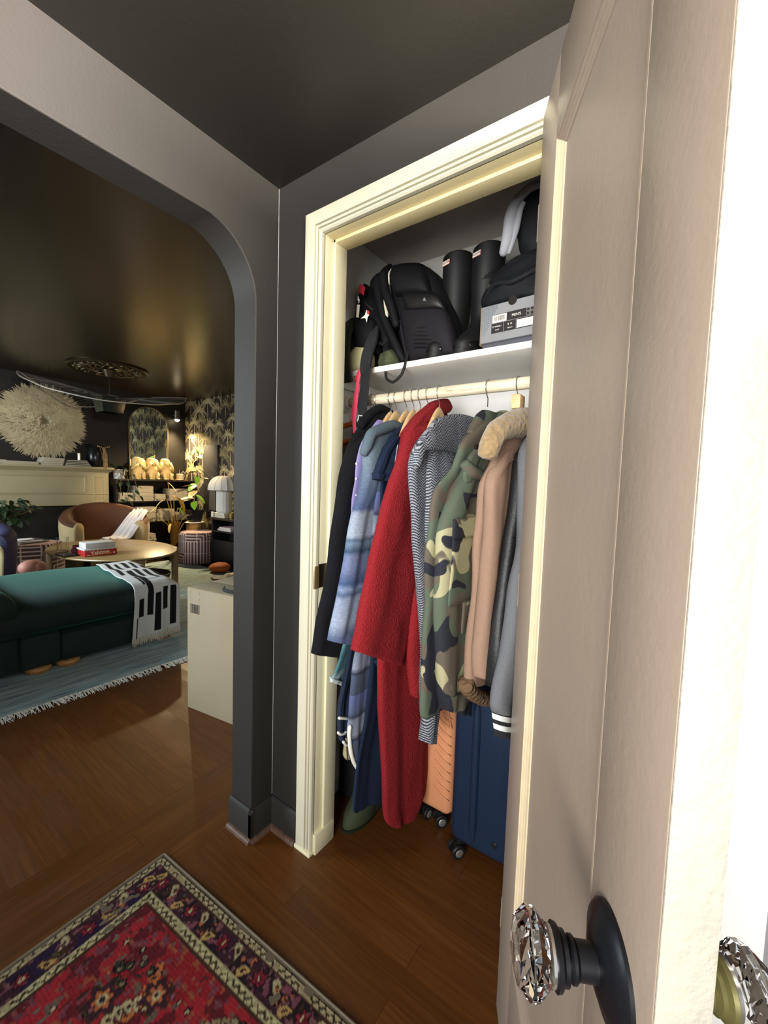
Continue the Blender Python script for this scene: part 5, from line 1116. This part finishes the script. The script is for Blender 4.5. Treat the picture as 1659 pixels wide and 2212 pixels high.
# white throw over the rust chair
tw = MB(); wt = flat('white_knit_throw', 'c9c7cb', .9, var=.06, bump=.3, bs=120)
def thr(u, v):
    s = (u - .5) * .36; p = interp([(-5.62, 1.80, .52), (-5.38, 1.93, .76), (-5.22, 1.86, .80), (-5.12, 1.74, .70), (-5.02, 1.52, .46), (-4.93, 1.36, .445)], 60)[min(59, int(v * 59))]
    wid = .6 + .7 * max(0, v - .45); fo_ = .012 * math.sin(u * 22 + v * 4) + .008 * math.sin(u * 47)
    return (p[0] + s * .75 * wid + .02 * v, p[1] + s * .55 * wid, p[2] + fo_ + .03 + (-.10 * abs(s) * (1 if v < .5 else .3)))
m = MB().grid(thr, 24, 59); so = m.build('white_throw', wt, None, 'all', fix=False); sol = so.modifiers.new('thickness', 'SOLIDIFY'); sol.thickness = .012
tag(so, 'white knitted throw draped over the rust tub chair', 'throw')
# poufs
def maze(name, label, cx, cy, r, h, sides, rot=0):
    nu, nv = 300, 96; vs_, cs = [], []; rr = random.Random(8); cell = 2 * PI * r / 10; H = {}
    lt, dk = np.array(L('b8a199')[:3]), np.array(L('4b3633')[:3]); prof = [(.90, 0), (.97, .012), (1, .05)] ; z1 = h
    for j in range(nv + 1):
        for i in range(nu):
            a = 2 * PI * i / nu; f = j / nv; z = h * f; e = min(z, h - z); k = 1 - .10 * max(0, 1 - e / .05) ** 2
            poly = 1.0
            if sides: q = (a - rot) % (2 * PI / sides) - PI / sides; poly = .55 + .45 * math.cos(PI / sides) / math.cos(q) * 1.03
            vs_.append((cx + r * k * poly * math.cos(a), cy + r * k * poly * math.sin(a), max(z, .0114)))
            u = a * r; ci, cj = int(u / cell), int(z / cell); x_, y_ = u / cell - ci, z / cell - cj
            ty = H.setdefault((ci, cj), rr.randrange(4)); d = (x_, y_, max(x_, y_), max(1 - x_, y_))[ty]
            on = (d * 4.0) % 1 < .36 or x_ < .05 or y_ < .05; cs.append(tuple(lt if on else dk) + (1,))
    mb = MB(); mb.v = vs_; mb.f = [(j * nu + i, j * nu + (i + 1) % nu, (j + 1) * nu + (i + 1) % nu, (j + 1) * nu + i) for j in range(nv) for i in range(nu)]
    o = thing(name, label, 'pouf', (cx, cy, 0)); mb.build('patterned_side', vcol('maze_weave', .9, .1), o, 'all', np.array(cs))
    top = vs_[-nu:]; c = (cx, cy, h + .016)
    MB().loft([top, [tuple(Vector(p) * .7 + Vector(c) * .3 + Vector((0, 0, .004))) for p in top], [tuple(Vector(p) * .25 + Vector(c) * .75) for p in top]], False, True).build('top_panel', flat('dusty_pink_weave', 'a98f8a', .9, bump=.3, bs=200), o, 'all')
maze('drum_pouf', 'round pouf with pale maze stripes beside the console', -4.90, 2.58, .285, .49, 0)
maze('hexagonal_pouf', 'hexagonal maze-striped pouf with magazine on top at the left', -5.02, .56, .30, .50, 6, .3)
book(-5.22, -4.88, .36, .66, .518, .535, '3a3a44', 'dark picture magazine lying on the hexagonal pouf', None, 'picture_book', 'book', .25)
tag(MB().box(-4.90, -4.872, .38, .62, .5351, .541, .001).box(-5.16, -5.02, .42, .58, .5351, .541, .001).build('white_papers', flat('bright_paper', 'd8d6d6', .6)), 'bright white papers lying on the dark magazine on the hexagonal pouf', 'paper')
ds = thing('pink_pouf', 'small rounded dusty pink pouf between navy chair and coffee table', 'pouf', (-3.62, .19, .012)); MB().lathe([(.055, .0125), (.07, .03), (.072, .25), (.078, .44), (.070, .485), (.05, .505), (.02, .51)], (-3.62, .225, 0), 28).build('pouf_body', flat('dusty_pink_leather', '8a5849', .6, var=.15), ds, 'all')
rough(MB().ball((-3.62, .19, .455), .085, 24, 16, (.9, 1.2, .85)), .008, 9).build('cushion_body', flat('dusty_pink_leather', '8a5849', .6, var=.15), ds, 'all')
# coffee table
TZ = .50; TCX, TCY, TA, TB = -4.02, 1.03, .86, .585
ct = thing('coffee_table', 'oval light oak coffee table behind the green sofa', 'table', (TCX, TCY, 0))
oak = wood('light_oak', '786038', '957c4e', .38)
MB().loft([[(TCX + (TA - d) * math.cos(a), TCY + (TB - d) * math.sin(a), TZ - h) for a in [2 * PI * j / 72 for j in range(72)]] for d, h in ((.05, .032), (.008, .022), (0, .012), (.003, .003), (.010, 0))]).build('tabletop', oak, ct)
def tleg(a, wx, wy):
    x, y = TCX + TA * .94 * math.cos(a), TCY + TB * .98 * math.sin(a)
    M = Matrix.Translation((x, y, 0)) @ Matrix.Rotation(math.atan2(math.sin(a) * TA, math.cos(a) * TB), 4, 'Z')
    rbox(MB(), -wx / 2, wx / 2, -wy / 2, wy / 2, .0114, TZ + .004, .018).xf(M).build('leg', oak, ct)
for a in (-1.78, -.15, 1.05, 2.95): tleg(a, .065, .115)
MB().box(TCX - .6, TCX + .6, TCY - .05, TCY + .05, TZ - .09, TZ - .033, .006).build('apron_beam', oak, ct)
bk = thing('dark_bowl', 'dark oval wicker tray on the floor under the coffee table', 'tray', (-4.2, 1.56, .012)); MB().lathe([(.16, .014), (.22, .02), (.26, .11), (.25, .115), (.21, .03)], (-4.2, 1.56, 0), 30, sq=.7).build('bowl_body', flat('dark_wicker', '35261a', .7, bump=.5, bs=90), bk)
# boxed dice game with sheets on top
gb = thing('game_box', 'red dice game box on the coffee table', 'board game', (-3.62, .76, TZ + .001)); GX, Y0, Y1, Z0 = -3.60, .61, .90, TZ + .001
redp = flat('red_printed_card', '9c1f1a', .45, var=.12, vs=14)
MB().box(GX - .19, GX, Y0, Y1, Z0, Z0 + .062, .002).build('box_base', redp, gb)
MB().box(GX - .196, GX + .006, Y0 - .006, Y1 + .006, Z0 + .0625, Z0 + .078, .002).build('box_lid', flat('white_lid_card', 'bdbab4', .5), gb)
MB().prism([(Y0 + .02, Z0 + .006), (Y1 - .05, Z0 + .010), (Y1 - .04, Z0 + .03), (Y0 + .06, Z0 + .018)], 'X', GX, GX + .0008).build('orange_swoosh', flat('orange_ink', 'c2682c', .5), gb, False)
RYZ = Matrix.Rotation(PI / 2, 4, 'Z') @ Matrix.Rotation(PI / 2, 4, 'X')
text_mesh('Yahtzee', .052, 'game_lettering', flat('cream_ink', 'd9c9b2', .5), gb, Matrix.Translation((GX + .0012, Y0 + .135, Z0 + .036)) @ RYZ @ Matrix.Rotation(.06, 4, 'Z'), bold=True)
MB().box(GX, GX + .0012, Y1 - .035, Y1 - .018, Z0 + .012, Z0 + .03).box(GX, GX + .0012, Y0 + .015, Y0 + .045, Z0 + .010, Z0 + .016).build('white_marks', flat('white_ink', 'd8d2c8', .5), gb, False)
ws = thing('white_box', 'flat white box resting on the red dice game box', 'box', (-3.69, .76, TZ + .08)); MB().box(GX - .185, GX - .01, Y0 + .012, Y1 - .008, Z0 + .0785, Z0 + .135, .003).build('box_body', flat('white_coated_card', 'b9b8b6', .5), ws)
gl2 = NT('clear_glass'); gl2.set(Base_Color=(1, 1, 1, 1), Roughness=.02, Transmission_Weight=1, IOR=1.45)
tg = thing('glass_tumbler', 'clear square glass tumbler at the left end of the coffee table', 'glass', (-4.05, .56, TZ)); MB().loft([[(-4.05 + r * math.cos(a), .56 + r * math.sin(a), z) for a in [2 * PI * (j + .5) / 8 for j in range(8)]] for r, z in ((.045, TZ + .002), (.05, TZ + .006), (.055, TZ + .16), (.051, TZ + .16), (.046, TZ + .02))]).build('glass_body', gl2.m, tg, False)
bc = thing('burgundy_cup', 'burgundy mug between the glass and the game box', 'mug', (-3.86, .64, TZ)); MB().lathe([(.04, .001), (.05, .01), (.052, .09), (.046, .09), (.044, .015)], (-3.86, .64, TZ), 22).build('mug_body', flat('burgundy_glaze', '3c0f18', .3), bc); MB().tube([(-3.83, .60, TZ + .07), (-3.81, .565, TZ + .06), (-3.81, .565, TZ + .035), (-3.83, .60, TZ + .025)], .006, 8).build('mug_handle', MATS['burgundy_glaze'], bc)
tag(MB().box(-3.92, -3.72, .46, .60, TZ + .0005, TZ + .014, .002).build('black_notebook', blackm), 'thin black notebook on the near left edge of the coffee table', 'notebook')
# blue rug with fringe
nu, nv = 2, 2
t = NT('blue_striped_wool'); v = t.coord(scale=(14, .9, 1)); g = t.noise(v, 3, 6, .65); g2 = t.noise(t.coord(scale=(3, 1.2, 1)), 1.4, 4, .6)
c = t.ramp(g, [(.28, L('4a5c63')), (.45, L('88a0a6')), (.7, L('bccccd'))]); t.set(Base_Color=t.mix(t.ramp(g2, [(.45, (0, 0, 0, 1)), (.7, (.6, .6, .6, 1))]), c, L('8b8a80')), Roughness=.95, Specular_IOR_Level=.1); t.bump(t.noise(t.coord(scale=(1, .2, 1)), 200, 3), .5, .004)
br = thing('blue_rug', 'large pale blue streaked rug with white fringe in the living room', 'rug', (-3.6, .5, 0))
MB().box(-5.33, -1.69, -2.2, 2.44, .0005, .011, .003).build('rug_field', t.m, br)
R = random.Random(6); fr = MB()
for k in range(640):
    y = -1.9 + 2.9 * k / 640 + R.uniform(-.004, .004); l = R.uniform(.05, .085); dy = R.uniform(-.03, .03)
    fr.tube([(-1.695, y, .006), (-1.675 + .3 * (l - .05), y + dy * .3, .010 + R.uniform(0, .006)), (-1.69 + l, y + dy, .0035)], [.003, .0032, .0016], 4)
o = fr.build('fringe', flat('cream_fringe', 'e8e6dc', .95), br, False); o['kind'] = 'stuff'
# green velvet sofa
gv = NT('emerald_velvet'); gv.set(Base_Color=gv.ramp(gv.noise(gv.coord(scale=(1, .5, 1)), 4, 4, .6, .5), [(.3, L('051814')), (.7, L('0a2621'))]), Roughness=.8, Sheen_Weight=.75, Sheen_Roughness=.3, Sheen_Tint=L('3f8a7c')); gv.bump(gv.noise(gv.coord(), 350, 2), .15, .002)
so = thing('green_sofa', 'deep green velvet sofa with bun feet seen from behind the rug edge', 'sofa', (-2.75, -.2, 0)); G = gv.m
rbox(MB(), -3.34, -2.135, -.03, .775, .055, .245, .025).build('base', G, so, 'all')
rbox(MB(), -3.34, -2.138, -.245, -.034, .055, .27, .02).build('base', G, so, 'all')
rbox(MB(), -3.34, -2.15, -1.7, -.25, .055, .27, .02).build('base', G, so, 'all')
def cush(u, v):
    a = 2 * PI * v
cb_ = []
for i in range(26):
    f = i / 25; y = -.60 + f * 1.385; e = math.sin(PI * f) ** .35 if 0 < f < 1 else 0; hh = .105 + .018 * e; zc = .352 + .02 * math.sin(PI * f); ring = []
    for j in range(40):
        a = 2 * PI * j / 40; c_, s_ = math.cos(a), math.sin(a); sc_ = .86 + .14 * e if f > .5 else 1
        ring.append((-2.735 + .605 * sc_ * math.copysign(abs(c_) ** .45, c_), y, zc + (hh + .022 * (1 - abs(c_) ** 2)) * (.75 + .25 * e) * math.copysign(abs(s_) ** .55, s_)))
    cb_.append(ring)
MB().loft(cb_).build('seat_cushion', G, so, 'all')
# rolled arm at the left
ar = []
for i in range(14):
    f = i / 13; x = -3.3 + f * 1.165; e = 1 - .10 * max(0, (f - .92) / .08) - .1 * max(0, (.08 - f) / .08)
    ar.append([(x, -.385 + (.145 * e) * math.cos(a) * 1.0, .455 + .135 * e * math.sin(a)) for a in [2 * PI * j / 26 for j in range(26)]])
MB().loft(ar).build('rolled_arm', G, so, 'all')
rbox(MB(), -3.3, -2.142, -.50, -.262, .27, .50, .03).build('arm_panel', G, so, 'all')
rbox(MB(), -3.3, -2.15, -1.68, -.50, .27, .62, .06).build('backrest', G, so, 'all')
ft = wood('honey_beech', 'a9743c', 'c9955a', .4)
for x in (-2.19, -3.24):
    for y in (-.145, .02, .66, -1.5):
        MB().lathe([(.035, .0115), (.06, .014), (.072, .035), (.066, .052), (.05, .058)], (x, y, 0), 26).build('bun_foot', ft, so)
# throw with black bars
def drape(s, w):
    """s: metres from the front hem over the top to the far side; w: 0..1 across"""
    y = .425 + .345 * w; bow = .012 * math.sin(w * 9) ; top = .493 - .05 * max(0, (w - .75) / .25) ** 2
    if s < .34: return (-2.112 + .006 * math.sin(w * 14 + s * 5), y - .02 * (1 - s / .34) * (1 - w) + .0, .10 + s + bow * .3 - .02 * (1 - w))
    q = s - .34; cr_ = .10
    if q < cr_ * PI / 2: a = q / cr_; return (-2.112 - cr_ * (1 - math.cos(a)), y, .44 + (top + .012 - .44) * math.sin(a))
    q -= cr_ * PI / 2; return (-2.212 - q * .98, y + .25 * q * q * .32 + .04 * q, top + .012 + .006 * math.sin(q * 18 + w * 3) + .012 * math.sin(PI * min(1, q)))
nu, nv = 90, 230; Lt = 1.40; vs_ = []; cs = []; wh, bk_ = L('c9c9c6'), L('16161b')
bars = [(.06, .085, .0, .16), (.10, .21, .16, .30), (.22, .27, .42, .62), (.28, .40, .16, .85), (.28, .36, .92, 1.2), (.44, .57, .03, .33), (.46, .55, .62, .9), (.46, .56, 1.0, 1.3), (.62, .73, .18, .36), (.63, .72, .5, .82), (.64, .72, .95, 1.25), (.78, .92, .035, .36), (.8, .9, .55, 1.05), (.12, .2, .75, 1.3)]
for j in range(nv + 1):
    s = Lt * j / nv
    for i in range(nu + 1):
        w = i / nu; vs_.append(drape(s, w)); cs.append(bk_ if any(a <= w <= b and c <= s <= d for a, b, c, d in bars) else wh)
th_ = thing('bar_throw', 'white throw with black piano-key bars draped over the sofa end', 'throw', (-2.5, .6, .5))
mb = MB(); mb.v = vs_; mb.f = [(j * (nu + 1) + i, j * (nu + 1) + i + 1, (j + 1) * (nu + 1) + i + 1, (j + 1) * (nu + 1) + i) for j in range(nv) for i in range(nu)]
o = mb.build('woven_cloth', vcol('bar_weave', .9), th_, 'all', np.array(cs), fix=False); q = o.modifiers.new('thickness', 'SOLIDIFY'); q.thickness = .006; q.offset = 1
R = random.Random(3); fr = MB()
for k in range(110):
    w = k / 109; p = drape(0, w); l = R.uniform(.045, .065); fr.tube([(p[0], p[1], p[2] + .004), (p[0] + R.uniform(0, .006), p[1] + R.uniform(-.004, .004), p[2] - l * .5), (p[0] + R.uniform(-.004, .008), p[1] + R.uniform(-.008, .008), p[2] - l)], [.0026, .003, .0014], 4)
o = fr.build('fringe', flat('cream_yarn', 'c5bfae', .95), th_, False); o['kind'] = 'stuff'
# carton, strap and basket by the arch
cx = thing('white_carton', 'tall off-white corrugated carton by the arch with barcode', 'box', (-1.041, .243, .0), None, .145)
cm = flat('offwhite_corrugated_card', '9c8f74', .8, var=.05, vs=3, bump=.1, bs=300); CW, CD, CH = .66, .34, .706
MB().box(0, CW, 0, CD, 0.0005, CH, .002).build('carton_body', cm, cx)
MB().box(.002, CW - .002, .0015, CD / 2 - .001, CH, CH + .003, .001).box(.002, CW - .002, CD / 2 + .001, CD - .0015, CH, CH + .003, .001).build('top_flaps', cm, cx)
m = MB().box(.025, .10, -.0008, 0, .565, .567).box(.025, .10, -.0008, 0, .615, .617).box(.025, .027, -.0008, 0, .565, .617).box(.098, .10, -.0008, 0, .565, .617); x = .034; rr_ = random.Random(7)
while x < .092: w = rr_.choice((.001, .0016, .0024)); m.box(x, x + w, -.0008, 0, .5675, .6145); x += w + rr_.choice((.0012, .002, .003))
m.build('printed_barcode', flat('carton_ink', '4b443c', .7), cx, False)
m = MB()
for a, b, s1, s2 in ((.028, .690, 1, -1), (.102, .690, -1, -1), (.028, .645, 1, 1), (.102, .645, -1, 1)):
    m.box(min(a, a + .014 * s1), max(a, a + .014 * s1), -.0007, 0, b - .0008, b + .0008).box(a - .0008, a + .0008, -.0007, 0, min(b, b + .012 * s2), max(b, b + .012 * s2))
m.build('corner_marks', flat('faint_ink', '8a8168', .8), cx, False)
ms = thing('black_strap', 'black curved strap lying on top of the white carton', 'strap', (-.78, .34, .71))
sheet(smooth_path([(-.83, .335, .722), (-.79, .318, .7185), (-.72, .325, .7185), (-.66, .36, .722), (-.63, .42, .735)], 18), [.02] * 18, .008, (.1, .6, .8)).build('strap_band', webb, ms)
sheet(smooth_path([(-.76, .41, .722), (-.70, .40, .735), (-.64, .42, .742), (-.58, .45, .725)], 14), [.028] * 14, .008, (.1, .6, .8)).build('strap_band', webb, ms)
wk = thing('wicker_basket', 'natural wicker basket half hidden behind the white carton', 'basket', (-1.02, .83, .0))
wm_ = flat('natural_wicker', '8d6a49', .7, var=.3, vs=40); rings = MB()
for k in range(12):
    z = .02 + k * .026; r = .185 + .018 * math.sin(k / 11 * PI); rings.tube([(-1.02 + (r + .004 * (-1) ** (j + k)) * math.cos(2 * PI * j / 36), (.83) + (r + .004 * (-1) ** (j + k)) * math.sin(2 * PI * j / 36), z) for j in range(36)], .013, 6, True)
rings.build('woven_wall', wm_, wk)
MB().lathe([(.17, .004), (.175, .02)], (-1.02, .83, 0), 24).build('basket_bottom', wm_, wk)
og = thing('orange_cushion', 'orange cushion on the floor by the console', 'cushion', (-4.05, 2.36, .012)); rough(MB().ball((-4.02, 2.38, .075), .14, 20, 12, (1.1, 1, .5)), .008, 8).build('cushion_body', flat('burnt_orange_cloth', 'a4551f', .8), og, 'all')
pb = thing('paper_bag', 'crumpled white paper bag on the rug behind the carton', 'bag', (-3.5, 2.13, .012)); rough(superloft([(-3.42, 2.16, .013, .13, .10, 0), (-3.42, 2.16, .06, .14, .11, .05), (-3.40, 2.17, .12, .10, .07, .1)], 24, .8), .018, 11).build('bag_body', flat('white_kraft_paper', 'bfb8aa', .8), pb, False)
MB().tube(smooth_path([(-3.72, 2.06, .03), (-3.62, 2.05, .022), (-3.52, 2.08, .035)], 8), .010, 8).build('bag_handle', flat('red_brown_twist', '8a4a30', .8), pb)
# ------------------------------------------------------------------ red oriental rug in the hall (woven colours in its own attribute)
def oriental():
    U, V, st = 1.62, 1.20, .0046           # along x (right edge), along -y (left edge)
    nu, nv = int(U / st), int(V / st); ang = math.radians(3.0); c0 = Vector((-.184, -.322, 0)); eu = Vector((math.cos(ang), math.sin(ang), 0)); ev = Vector((math.sin(ang) - .02, -math.cos(ang), 0)).normalized()
    rr = np.random.RandomState(4); u, v = np.meshgrid((np.arange(nu + 1)) * st, (np.arange(nv + 1)) * st)
    C = lambda h: np.array(L(h)[:3])
    red, dred, cr, crd, plum, blk, brn, olv, pink, org, gry = (C(h) for h in ('93272d', '5c1e24', 'a99b76', '857558', '38202a', '17121a', '40291f', '4a4a36', '7f4a56', 'a8613a', '6b5c4f'))
    col = np.zeros((nv + 1, nu + 1, 3)) + red
    def smooth_noise(k, seed):
        r = np.random.RandomState(seed); g = r.rand(int(V / k) + 3, int(U / k) + 3); iu, iv = u / k, v / k; a, b = iu.astype(int), iv.astype(int); fu, fv = iu - a, iv - b
        fu, fv = fu * fu * (3 - 2 * fu), fv * fv * (3 - 2 * fv)
        return g[b, a] * (1 - fu) * (1 - fv) + g[b, a + 1] * fu * (1 - fv) + g[b + 1, a] * (1 - fu) * fv + g[b + 1, a + 1] * fu * fv
    def put(mask, c): col[mask] = c
    n1, n2, n3, n4 = (smooth_noise(k, s) for k, s in ((.035, 1), (.016, 2), (.07, 3), (.011, 7)))
    K = .77; e = np.minimum(u, v) / K; along = np.where(v < u, u, v); side = v < u       # distance from the near border edges
    # field: red with blotchy abrash, medallion flowers, boteh rows
    put(n3 > .62, red * .8); put((n1 > .63) & (n3 < .62), dred); put((n2 > .70) & (n1 > .42), C('6d3a42')); put((n2 < .24) & (n1 < .5), gry * .8); put((n4 > .80) & (n3 > .4), C('8a4a34')); put((n4 < .13), C('3a2522'))
    def flower(cu, cv, r, cols, pet=8, ph=0):
        d = np.hypot(u - cu, v - cv); a = np.arctan2(v - cv, u - cu); w = r * (.8 + .2 * np.cos(pet * a + ph))
        for f, c in cols: put(d < w * f, c)
    def boteh(cu, cv, l, w, a, c, edge):
        x = (u - cu) * math.cos(a) + (v - cv) * math.sin(a); y = -(u - cu) * math.sin(a) + (v - cv) * math.cos(a); y = y - .25 * x * x / l
        q = (x / l) ** 2 + (y / (w * (1.15 - .5 * x / l))) ** 2; put(q < 1.35, edge); put(q < 1, c); put(q < .18, edge)
    R = random.Random(12)
    for k in range(105):                                                      # curling cream leaf rows
        cu, cv = R.uniform(.2, U - .1), R.uniform(.2, V - .05); a0 = R.uniform(0, 6.3); turn = R.choice((-1, 1)) * R.uniform(.12, .3); n_ = R.randint(4, 8); cc = R.choice((cr, cr, crd, org, C('b59a6e')))
        for i in range(n_):
            boteh(cu, cv, .017, .0085, a0 + 1.2, cc, R.choice((brn, plum, blk))); cu += .021 * math.cos(a0); cv += .021 * math.sin(a0); a0 += turn
    for k in range(64):                                                      # dark grape clusters
        cu, cv = R.uniform(.2, U), R.uniform(.2, V)
        if R.random() < .5:
            for i in range(R.randint(4, 8)): flower(cu + R.uniform(-.05, .05), cv + R.uniform(-.05, .05), .015, ((1, blk), (.72, olv * .7), (.42, crd), (.25, blk)), 1)
        else: flower(cu, cv, R.uniform(.02, .045), ((1.15, brn), (1, R.choice((dred, plum))), (.6, R.choice((org, pink))), (.36, cr), (.18, plum)), R.choice((6, 8)))
    for k in range(220): flower(R.uniform(.19, U), R.uniform(.19, V), R.uniform(.006, .013), ((1, R.choice((blk, brn, olv))), (.55, R.choice((org, cr, pink)))), 5)
    # border bands measured from the edge
    def band(a, b, c): put((e >= a) & (e < b), c)
    band(0, .168, plum)
    m = (e >= .046) & (e < .126); put(m & (n1 > .55), C('261a20')); put(m & (n2 > .74), pink * .8); put(m & (n2 < .2), brn); put(m & (n4 > .78), C('6e4a4a')); put(m & ~side & (n1 > .52), C('281c34'))
    for s in (0, 1):                                                         # rosettes and paired leaves in the main border
        t_ = .105
        while t_ < (U if s else V):
            f = lambda p, q: (p, q * K) if s else (q * K, p)
            flower(*f(t_, .086), .019, ((1.25, blk), (1, C('7a2432')), (.6, dred), (.4, cr), (.2, dred)), 6)
            boteh(*f(t_ + .055, .072), .021, .0085, .9 if s else .7, cr * .9, brn); boteh(*f(t_ - .05, .10), .020, .0085, -.8 if s else 2.3, C('a98a55'), brn)
            for i in range(9): flower(*f(t_ + .055 + .06 * R.random(), .055 + .065 * R.random()), .0068, ((1, R.choice((blk, brn))), (.75, R.choice((pink, org, C('7c4a52'), olv)))), 3)
            t_ += .155
    def zig(a, b, base, ink):                                                # cream guard stripe with a dark zigzag
        mk = (e >= a) & (e < b); put(mk, base); ph = np.abs(((along / .024) % 1) - .5) * 2; y = (e - a) / (b - a); put(mk & (np.abs(y - (.22 + .56 * ph)) < .17), ink)
        put(mk & (n4 > .7), base * .75); put((e >= a - .004) & (e < a), blk); put((e >= b) & (e < b + .004), brn)
    zig(.014, .040, cr, C('2f2620')); zig(.130, .160, C('b0a67c'), C('3a3226'))
    put(e < .010, C('6f6450')); put((e >= .166) & (e < .172), brn)
    col *= (.84 + .32 * rr.rand(nv + 1, nu + 1, 1)) * (.9 + .2 * ((np.arange(nv + 1) % 2)[:, None, None]))
    P = [(c0 + eu * a + ev * b + Vector((0, 0, h)))[:] for a, b, h in zip(u.ravel(), v.ravel(), (.0075 + .0012 * n2 + .002 * (n3 - .5) - .004 * (e < .008)).ravel())]
    o = thing('oriental_rug', 'worn red oriental rug with cream zigzag borders on the hall floor', 'rug', (.6, -.9, 0))
    mb = MB(); mb.v = P; w = nu + 1
    mb.f = [(j * w + i, (j + 1) * w + i, (j + 1) * w + i + 1, j * w + i + 1) for j in range(nv) for i in range(nu)]
    rgba = np.ones((nv + 1, nu + 1, 4)); rgba[..., :3] = np.clip(col, 0, 1)
    mb.build('woven_pile', vcol('wool_pile', .95, 0, .6, 700, .1, .2), o, 'all', rgba, fix=False)
    sk = MB(); edge = [(c0 + eu * a + ev * b)[:] for a, b in ((0, 0), (U, 0), (U, V), (0, V))]
    sk.loft([[(p[0], p[1], z) for p in edge] for z in (.0004, .0072)]); sk.build('backing', flat('rug_backing', '5e5342', .95), o, False)
    s_ = MB()
    for a, b in ((edge[0], edge[1]), (edge[0], edge[3])): s_.tube([(a[0], a[1], .0045), (b[0], b[1], .0045)], .0045, 8)
    s_.build('overcast_edge', flat('rug_selvedge', '7b715c', .95, bump=.5, bs=300), o)
oriental()
